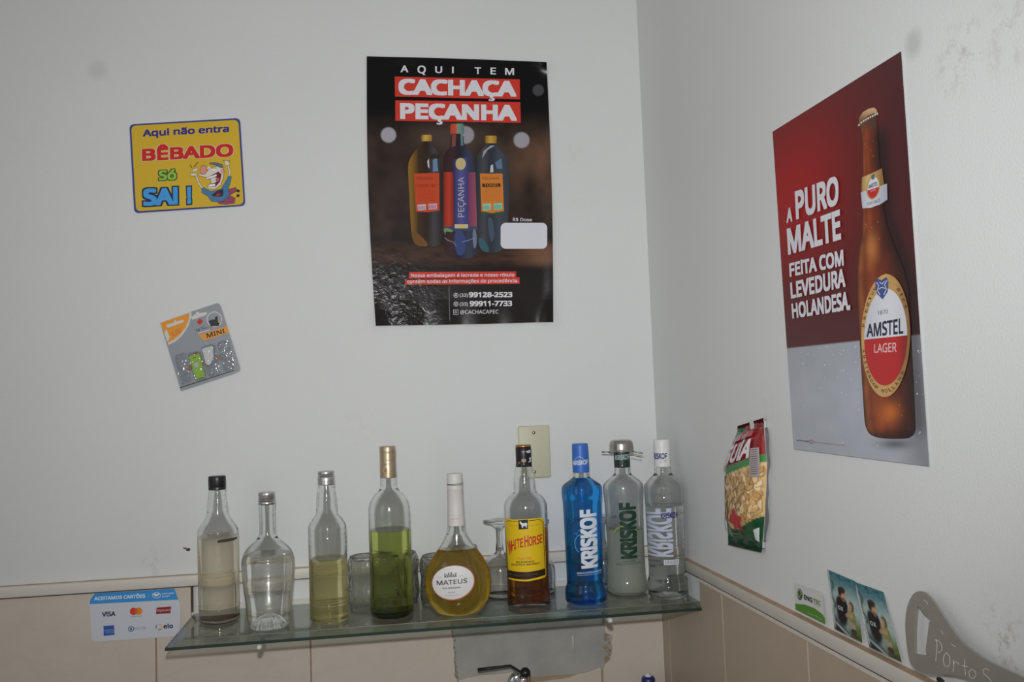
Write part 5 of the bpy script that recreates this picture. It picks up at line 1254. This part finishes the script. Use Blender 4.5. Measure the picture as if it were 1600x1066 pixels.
# ================================================================== SNACK BAG ON THE RIGHT WALL
BY0, BY1 = -0.418, -0.585                               # far and near long edges along the wall
BZ0, BZ1 = 0.146, 0.358
bag_o = np.array([0.0, -0.508, 0.251])
def bagmap(x, y, w):
    """x 0..100 across the front, y 0..200 downwards; pillow bulging from the wall"""
    s = np.asarray(x, float)/100; t = np.asarray(y, float)/200
    prof = np.clip(np.sin(np.pi*np.clip((t-0.03)/0.94, 0, 1)), 0, 1)**0.62
    across = np.clip(1-(2*np.abs(s-0.5))**2.6, 0, 1)**0.62
    h = 0.006 + 0.030*prof*across*(0.9+0.18*np.sin(7*t+2*s)) + 0.0016*np.sin(s*19+t*9)*np.clip(1-prof, 0, 1)
    wid = np.interp(t, [0, 0.12, 0.35, 0.8, 1.0], [0.110, 0.122, 0.148, 0.150, 0.146])
    yy = -0.508 - (s-0.5)*wid - 0.050*(0.5-t)
    zz_ = 0.353 - t*0.204 + (0.016 - 0.006*t)*(s-0.5)
    return np.stack([-(h + w), yy, zz_], -1) - bag_o
def bag_col(x, y, s, t):
    n = np.tile(ink(206, 172, 120), (len(x), 1))
    n = mixc(n, ink(150, 100, 58), (vnoise(x/6, y/10, 3) > 0.72)*0.35)
    edge_ = 62 - 16*np.sin(np.pi*(x/100)**0.9)*0 + 14*(0.5-s)*1.6
    n = np.where((y < edge_+12)[:, None], np.asarray(ink(58, 122, 62)), n)
    n = np.where((y < edge_)[:, None], mixc(np.tile(ink(140, 28, 32), (len(x), 1)), ink(112, 24, 28), vnoise(x/14, y/20, 6)), n)
    low_ = 160 + 14*np.cos((s-0.45)*4.5)
    n = np.where((y > low_)[:, None], mixc(np.tile(ink(28, 84, 50), (len(x), 1)), ink(20, 60, 38), vnoise(x/12, y/9, 8)), n)
    n = np.where(((y < 16) & (x < 34))[:, None], np.asarray(ink(40, 92, 58)), n)
    return n
pr = Print(0.00018)
pr.grid([(0, 0), (100, 0), (100, 200), (0, 200)], 50, 100, bag_col); pr.up(2)
random.seed(12)
for k in range(270):                                    # puffed corn sticks seen through the window
    x = random.uniform(4, 98.5); s_ = x/100; y = random.uniform(80 + 20*(0.5-s_), 152 + 8*math.cos((s_-.45)*4.5))
    a_ = random.uniform(0.5, 2.6); L_ = random.uniform(7, 11); w_ = random.uniform(3.2, 4.6)
    cl = random.choice([(218, 186, 138), (206, 168, 112), (196, 156, 100), (226, 200, 156), (188, 144, 92)])
    pts = []
    for i in range(18):
        q = 2*math.pi*i/18; ex, ey = L_*math.cos(q), w_*math.sin(q)*(1.0 if abs(math.cos(q)) > .2 else 1.1)
        pts.append((x + (ex*math.cos(a_)-ey*math.sin(a_))*0.72, y + (ex*math.sin(a_)+ey*math.cos(a_))*0.9))
    pts = [(min(max(px_, 0.5), 99.5), py_) for px_, py_ in pts]
    pr.poly(pts, ink(*[int(v*0.80) for v in cl])); pr.up(); pr.poly([(x+(u-x)*0.80-0.3, y+(v-y)*0.80-0.4) for u, v in pts], ink(*cl)); pr.up(-1)
    pr.up(0.06)
pr.up(2)
pr.text('GUIA', [(24, 34), (90, 23), (82, 55), (16, 64)], ink(198, 192, 194), 0.03)
pr.text('ÁGUIA CHIPS'[6:], [(4, 66), (26, 63), (25, 72), (3, 75)], ink(190, 180, 180), 0.01)
pr.poly([(48, 140), (56, 136), (62, 148), (76, 150), (70, 160), (74, 174), (62, 168), (50, 176), (48, 164), (36, 158), (46, 152)], ink(184, 34, 36)); pr.line([(58, 138), (60, 128), (66, 122)], 1.6, ink(70, 110, 50))
pr.quad(84, 40, 97, 86, ink(150, 140, 140)); pr.line([(6, 178), (30, 182), (60, 181)], 0.9, ink(150, 170, 155)); pr.poly([(92, 170), (99, 166), (99, 190), (93, 186)], ink(190, 194, 192))
pr.poly([(3, 158), (8, 152), (14, 170), (12, 178), (3, 176)], ink(150, 176, 160)); pr.up()
for k in range(12): pr.line([(86, 43+k*3.4), (95, 43+k*3.4)], 1.0, ink(90, 84, 84))
pr.poly([(22, 18), (50, 14), (50, 24), (22, 28)], ink(150, 118, 118)); pr.poly([(52, 16), (82, 12), (82, 20), (54, 24)], ink(160, 90, 94))
bag = thing('snack_bag', 'red and green bag of puffed corn snacks stuck on the right wall', 'snack bag', tuple(bag_o))
pm_bag = print_mat('glossy bag film', 0.22, 0.6)
pr.build('bag_front', bagmap, pm_bag, bag, cutx=2, cuty=2)
bm = bmesh.new()                                        # back of the bag, and its crimped ends
nb = 24; rows = []
for i in range(nb+1):
    for_row = [bm.verts.new(P3(bagmap(np.array([x]), np.array([i*200/nb]), 0.0)[0])) for x in (0.0, 100.0)]
    v2 = [bm.verts.new((-0.0015 - bag_o[0], for_row[0].co.y, for_row[0].co.z)), bm.verts.new((-0.0015 - bag_o[0], for_row[1].co.y, for_row[1].co.z))]
    rows.append((for_row[0], v2[0], v2[1], for_row[1]))
for a, b in zip(rows[:-1], rows[1:]):
    for i in range(3): bm.faces.new((a[i], a[i+1], b[i+1], b[i]))
from_bm('bag_back', bm, pmat('clear white film', rgb(196, 196, 196), 0.3), bag)
seal_m = [pmat('red seal film', rgb(130, 34, 38), 0.35), pmat('green seal film', rgb(44, 84, 58), 0.35)]
for k, (t0, t1) in enumerate(((-5, 1.0), (199, 207))):
    bm = bmesh.new(); A_, B_ = [], []
    for i in range(41):
        x = 1 + 98*i/40; p = bagmap(np.array([x]), np.array([t0]), 0)[0]; q = bagmap(np.array([x]), np.array([t1]), 0)[0]
        zg = 0.0008*math.sin(i*2.6)
        A_.append(bm.verts.new((-0.0065+zg-bag_o[0], p[1], p[2]))); B_.append(bm.verts.new((-0.0072+zg*0.4-bag_o[0], q[1], q[2])))
    for i in range(40): bm.faces.new((A_[i], A_[i+1], B_[i+1], B_[i]))
    bmesh.ops.solidify(bm, geom=bm.faces[:], thickness=0.0008)
    from_bm('crimped_seal', bm, seal_m[k], bag)
bm = bmesh.new()                                        # clear fin of film along the near side
A_, B_ = [], []
for i in range(21):
    p = bagmap(np.array([99.0]), np.array([10+i*9.0]), 0)[0]; A_.append(bm.verts.new((-0.006, p[1], p[2])))
    B_.append(bm.verts.new((-0.004+0.001*math.sin(i*1.3), p[1]-0.008-0.003*math.sin(i*0.5), p[2]+0.001*math.sin(i))))
for i in range(20): bm.faces.new((A_[i], A_[i+1], B_[i+1], B_[i]))
bmesh.ops.solidify(bm, geom=bm.faces[:], thickness=0.0004)
from_bm('side_fin', bm, pmat('milky film', rgb(206, 206, 208), 0.25), bag)
bm = bmesh.new(); tp = right(1175, 664, -0.008) - bag_o
pts = [(-0.0085, tp[1]+a, tp[2]+b) for a, b in [(0.008, -0.006), (0.002, -0.008), (-0.006, -0.007), (-0.009, 0.001), (-0.004, 0.006), (0.003, 0.007), (0.008, 0.003)]]
prism(bm, pts, [(x+0.0007, y, z) for x, y, z in pts]); from_bm('tape', bm, pmat('white tape', rgb(214, 214, 212), 0.5), bag, smooth=False)

# ================================================================== CARDS STANDING ON THE LEDGE
ce = cr(1200, 860, 4)
pr = Print()
ec = [ce(*q) for q in [(160, 206), (338, 268), (357, 462), (172, 370)]]
pr.poly(ec, ink(196, 195, 192)); pr.up()
pr.poly([ce(*q) for q in [(169, 334), (230, 340), (290, 362), (340, 400), (355, 424), (357, 462), (172, 370)]], ink(78, 128, 44))
pr.ell(*ce(198, 276), 4.4, 9.0, ink(60, 74, 66), 24, sh=0.35)
pr.text('ENG', [ce(223, 275), ce(277, 298), ce(278, 330), ce(224, 306)], ink(40, 42, 58), 0.04); pr.text('TEC', [ce(280, 299), ce(329, 320), ce(330, 348), ce(281, 330)], ink(96, 128, 52), 0.04)
pr.line([ce(285, 338), ce(330, 356)], 0.5, ink(110, 110, 110)); pr.up()
pr.ring(*ce(196, 272), 3.4, 7.0, 1.4, ink(150, 176, 130), 20, sh=0.35); pr.ell(*ce(203, 290), 1.6, 3.4, ink(120, 150, 70), 14)
pr.line([ce(245, 392), ce(300, 412), ce(338, 434)], 0.7, ink(150, 180, 130))
o = pr.build('business_card', map_right(-0.0045), print_mat('card print', 0.4), cutx=20, origin=right(1262, 935, -0.004), solid=(ec, 0.0008))
tag(o, 'white business card with green foot standing on the right wall ledge', 'card')
def photo_card(q, label, curl):
    TL, TR, BR, BL = [np.array(ce(*p)) for p in q]
    def uv(s, t): return tuple(TL*(1-s)*(1-t) + TR*s*(1-t) + BR*s*t + BL*(1-s)*t)
    def colf(x, y, s, t):
        n = mixc(np.tile(ink(62, 112, 124), (len(x), 1)), ink(158, 176, 172), sm(0.05, 0.45, t))
        n = mixc(n, ink(90, 110, 50), sm(0.55, 0.85, t)*sm(0.4, 0.8, s)); n = mixc(n, ink(34, 42, 40), sm(0.6, 0.95, t)*(1-sm(0.2, 0.7, s)))
        n = mixc(n, ink(60, 70, 72), np.exp(-((s-0.10+0.05*np.sin(t*20))/0.055)**2)*(0.5+0.5*vnoise(s*20, t*30, 2)))
        n = mixc(n, ink(190, 200, 200), np.exp(-((s-0.03)/0.03)**2)*0.8)
        n = mixc(n, ink(40, 60, 66), (vnoise(s*14, t*22, 5) > 0.66)*np.clip(1-t*5, 0, 1)*0.8)
        n = mixc(n, ink(32, 34, 34), sm(0.86, 0.98, t)*(0.4+0.6*vnoise(s*16, t*30, 9)))
        return n
    def blob(n, s, t, cx_, cy_, rx, ry, col, rot=0.0, soft=0.25):
        dx, dy = s-cx_, (t-cy_)*1.55; c_, q_ = math.cos(rot), math.sin(rot)
        d = np.sqrt(((dx*c_+dy*q_)/rx)**2 + ((-dx*q_+dy*c_)/(ry*1.55))**2)
        return mixc(n, ink(*col), 1 - sm(1-soft, 1+soft, d))
    def full(x, y, s, t):
        n = colf(x, y, s, t)
        n = blob(n, s, t, .38, .62, .20, .26, (26, 22, 28), 0.12); n = blob(n, s, t, .34, .50, .15, .12, (34, 28, 34)); n = blob(n, s, t, .48, .50, .12, .10, (30, 24, 30))
        n = blob(n, s, t, .46, .33, .115, .085, (150, 112, 88)); n = blob(n, s, t, .50, .35, .07, .05, (186, 146, 118)); n = blob(n, s, t, .47, .41, .05, .04, (120, 86, 68))
        n = blob(n, s, t, .44, .255, .13, .055, (58, 42, 32), -0.15); n = blob(n, s, t, .36, .31, .05, .06, (50, 36, 28))
        n = blob(n, s, t, .72, .68, .14, .17, (128, 122, 78), -0.1); n = blob(n, s, t, .68, .60, .09, .08, (158, 150, 98)); n = blob(n, s, t, .70, .80, .12, .06, (150, 144, 124)); n = blob(n, s, t, .73, .89, .10, .05, (70, 44, 38))
        n = blob(n, s, t, .74, .475, .085, .085, (96, 68, 44)); n = blob(n, s, t, .70, .49, .055, .06, (174, 134, 106)); 
        n = blob(n, s, t, .60, .625, .10, .028, (172, 130, 102), -0.5); n = blob(n, s, t, .53, .66, .05, .03, (164, 122, 96))
        n = blob(n, s, t, .30, .93, .36, .022, (150, 162, 166), 0.42, 0.5)
        return n*(0.82 + 0.36*vnoise(s*26, t*40, 21))[:, None]
    pr = Print(0.00007)
    pr.grid([TL, TR, BR, BL], 70, 120, full); pr.up()
    for t_, x0_ in (('O', 0.235), ('X', 0.335)): pr.text(t_, [uv(x0_, 0.545), uv(x0_+0.085, 0.55), uv(x0_+0.085, 0.615), uv(x0_, 0.61)], ink(178, 186, 180), 0.03)
    def mp(x, y, w):
        x = np.asarray(x, float); y = np.asarray(y, float); P_ = on_plane(x, y, 0, -0.0045 - w)
        t = np.clip((P_[..., 2]-0.0735)/0.085, 0, 1); lean = 0.005*(1-t)
        return on_plane(x, y, 0, -0.003 - w - lean)
    o = pr.build('photo_card', mp, print_mat('glossy card print', 0.3), cutx=8, cuty=8, origin=right(*uv(.5, .5), -0.004), solid=([uv(0, 0), uv(.5, 0), uv(1, 0), uv(1, .5), uv(1, 1), uv(.5, 1), uv(0, 1), uv(0, .5)], 0.0007))
    tag(o, label, 'card')
photo_card([(368, 119), (546, 195), (590, 578), (416, 492)], 'photo card of two embracing children standing next to the business card', 0.001)
photo_card([(536, 196), (722, 262), (836, 700), (634, 606)], 'photo card of two embracing children standing beside the big metal bottle opener', 0.004)

# ================================================================== BIG BOTTLE OPENER
co = cr(1370, 900, 6.42)
outer = [(415, 154), (455, 160), (490, 178), (530, 215), (575, 268), (625, 340), (680, 425), (740, 515), (800, 600), (850, 660), (910, 718), (980, 772), (1060, 828), (1150, 880), (1260, 932), (1380, 985), (1480, 1030), (1640, 1100), (1800, 1168), (1980, 1240),
         (1960, 1330), (1760, 1260), (1560, 1200), (1380, 1160), (1200, 1120), (1080, 1090), (960, 1052), (880, 1022), (800, 1000), (720, 989), (640, 986), (560, 992), (490, 990), (440, 972), (390, 942), (350, 895), (325, 840), (308, 760), (296, 670), (287, 570), (284, 480), (290, 395), (302, 320), (325, 250), (352, 200), (380, 168)]
inner = [(408, 300), (395, 325), (386, 400), (378, 520), (376, 640), (378, 780), (395, 786), (515, 805), (518, 785), (500, 770), (490, 745), (495, 690), (508, 600), (520, 500), (522, 462), (548, 465), (553, 448), (530, 425), (470, 365), (425, 308)]
XO = -0.0185
oo = right(*co(700, 800), XO)
bm = bmesh.new()
def ringv(pts, x): return [bm.verts.new(P3(np.array(right(*co(*p), x)) - oo)) for p in pts]
def edges(vs): return [bm.edges.new((vs[i], vs[(i+1) % len(vs)])) for i in range(len(vs))]
ov, iv = ringv(outer, XO), ringv(inner, XO)
r_ = bmesh.ops.triangle_fill(bm, use_beauty=True, use_dissolve=False, edges=edges(ov)+edges(iv))
fs = [f for f in r_['geom'] if isinstance(f, bmesh.types.BMFace)]
ex = bmesh.ops.extrude_face_region(bm, geom=fs)
for v in [q for q in ex['geom'] if isinstance(q, bmesh.types.BMVert)]: v.co.x += 0.0030
op_ = thing('bottle_opener', 'oversized grey metal bottle opener with scratched lettering against the right wall', 'bottle opener', P3(oo))
from_bm('opener_plate', bm, pmat('dull grey steel plate', rgb(150, 145, 136), 0.55, 0.1, noise=0.10, nscale=30, bump=0.12, bscale=160), op_, smooth=False)
pr = Print(0.00005); scr = ink(214, 210, 200)
for l in ([(598, 640), (604, 700), (598, 780), (590, 855)], [(580, 642), (620, 650), (650, 690), (655, 740), (630, 770), (608, 760)],
          [(700, 770), (675, 800), (665, 850), (680, 900), (712, 915), (735, 880), (730, 810), (700, 770)], [(765, 840), (772, 900), (765, 962)], [(768, 890), (785, 858), (808, 868), (828, 890)],
          [(880, 835), (882, 920), (890, 1000)], [(850, 900), (915, 912)], [(945, 935), (922, 970), (935, 1020), (970, 1032), (995, 1000), (985, 955), (945, 935)], [(1130, 950), (1095, 930), (1065, 945), (1075, 985), (1120, 1020), (1150, 1060)],
          ):
    pr.line([co(*p) for p in l], 0.95, scr); pr.up(0.5)
pr.build('lettering', lambda x, y, w: on_plane(x, y, 0, XO - 0.0001 - w) - oo, pm_ink, op_)
for l in ([(640, 540), (668, 588)], [(750, 685), (790, 715)], [(470, 240), (500, 262), (512, 290)]):
    pr = Print(0.00005); pr.line([co(*p) for p in l], 0.7, scr)
    pr.build('scratch', lambda x, y, w: on_plane(x, y, 0, XO - 0.0001 - w) - oo, pm_ink, op_)
bm = bmesh.new(); u = right(*co(640, 1052), -0.0152)
bmesh.ops.create_uvsphere(bm, u_segments=16, v_segments=8, radius=0.005, matrix=Matrix.Translation(P3(u)) @ Matrix.Diagonal((0.35, 1.5, 0.7, 1)))
struct(from_bm('trim_right_dark_chip', bm, pmat('dark chip', rgb(44, 36, 34), 0.8)))

# ================================================================== TAP AND SQUEEZE BOTTLE AT THE FOOT OF THE FRAME
ct = cr(690, 980, 4.324)
YT = -0.075
tp0 = back(*ct(560, 420), YT)
tap = thing('tap', 'chrome wall tap with black lever handle below the glass shelf', 'tap', (float(tp0[0]), -TT, float(tp0[2])))
TO = np.array(tap.location)
chrome = pmat('chrome', rgb(200, 200, 202), 0.12, 1.0)
def tpt(x, y, yy=YT): return Vector(P3(back(*ct(x, y), yy) - TO))
zt_, xt_ = tpt(552, 330).z, tpt(552, 330).x
bm = bmesh.new(); zc = tpt(552, 440).z
tube(bm, [Vector((xt_, 0.0, zc)), Vector((xt_, -0.03, zc)), Vector((xt_, YT+TT, zc))], [0.011, 0.010, 0.0125], 20)
lathe(bm, [(0.009, zc-0.05), (0.0115, zc-0.048), (0.0118, zc-0.02), (0.0135, zc-0.012), (0.0135, zc+0.010), (0.0118, zc+0.018), (0.0112, tpt(552, 345).z), (0.008, tpt(552, 325).z)], 28, cx=xt_, cy=YT+TT)
tube(bm, [Vector((xt_, YT+TT, zc-0.01)), Vector((xt_, YT+TT-0.05, zc-0.012)), Vector((xt_, YT+TT-0.075, zc-0.025)), Vector((xt_, YT+TT-0.08, zc-0.05))], 0.008, 16)
lathe(bm, [(0.024, 0), (0.025, 0.002), (0.018, 0.006), (0.012, 0.009)], 28)
for v in list(bm.verts)[-28*4:]:
    x, y, z = v.co; v.co = (xt_ + x, -z, zc + y)
from_bm('tap_body', bm, chrome, tap)
bm = bmesh.new()
lathe(bm, [(0.0072, tpt(552, 335).z), (0.0112, tpt(552, 325).z), (0.0108, tpt(552, 300).z), (0.0075, tpt(555, 284).z), (0.0042, tpt(555, 276).z)], 24, cx=tpt(565, 310).x, cy=YT+TT)
from_bm('handle_hub', bm, black_pl, tap)
bm = bmesh.new()
L0, L1, L2, L3 = tpt(560, 322), tpt(520, 296), tpt(462, 262), tpt(244, 290)
tube(bm, [L0, L1, L2 + Vector((0.001, 0, 0)), L2.lerp(L3, 0.15), L2.lerp(L3, 0.6), L3], [0.0036, 0.0034, 0.0034, 0.0036, 0.0042, 0.0046], 10, 0.75)
from_bm('lever', bm, black_pl, tap)

sb_p = back(1013, 1066, -0.06); sx, sz = float(sb_p[0]), float(sb_p[2])
sqz = thing('soap_bottle', 'dark blue soap bottle with white cap peeping up at the bottom right of the tap', 'bottle', (sx, -0.06, -0.52))
hb = float(back(1013, 1058, -0.06)[2]) + 0.52; rn = 10.5/(F/1.95)
bm = bmesh.new(); lathe(bm, [(0.03, 0), (0.033, 0.003), (0.034, 0.05), (0.034, hb-0.075), (0.028, hb-0.045), (rn*1.05, hb-0.022), (rn, hb-0.012), (rn, hb-0.003), (rn*0.8, hb+0.001)], 40)
from_bm('bottle_body', bm, pmat('dark blue plastic', rgb(44, 40, 110), 0.3), sqz)
bm = bmesh.new(); lathe(bm, [(rn*0.5, hb+0.001), (rn*0.55, hb+0.004), (rn*0.5, hb+0.0055), (rn*0.22, hb+0.006), (rn*0.2, hb+0.0085), (rn*0.1, hb+0.009)], 24)
from_bm('cap', bm, white_pl, sqz)
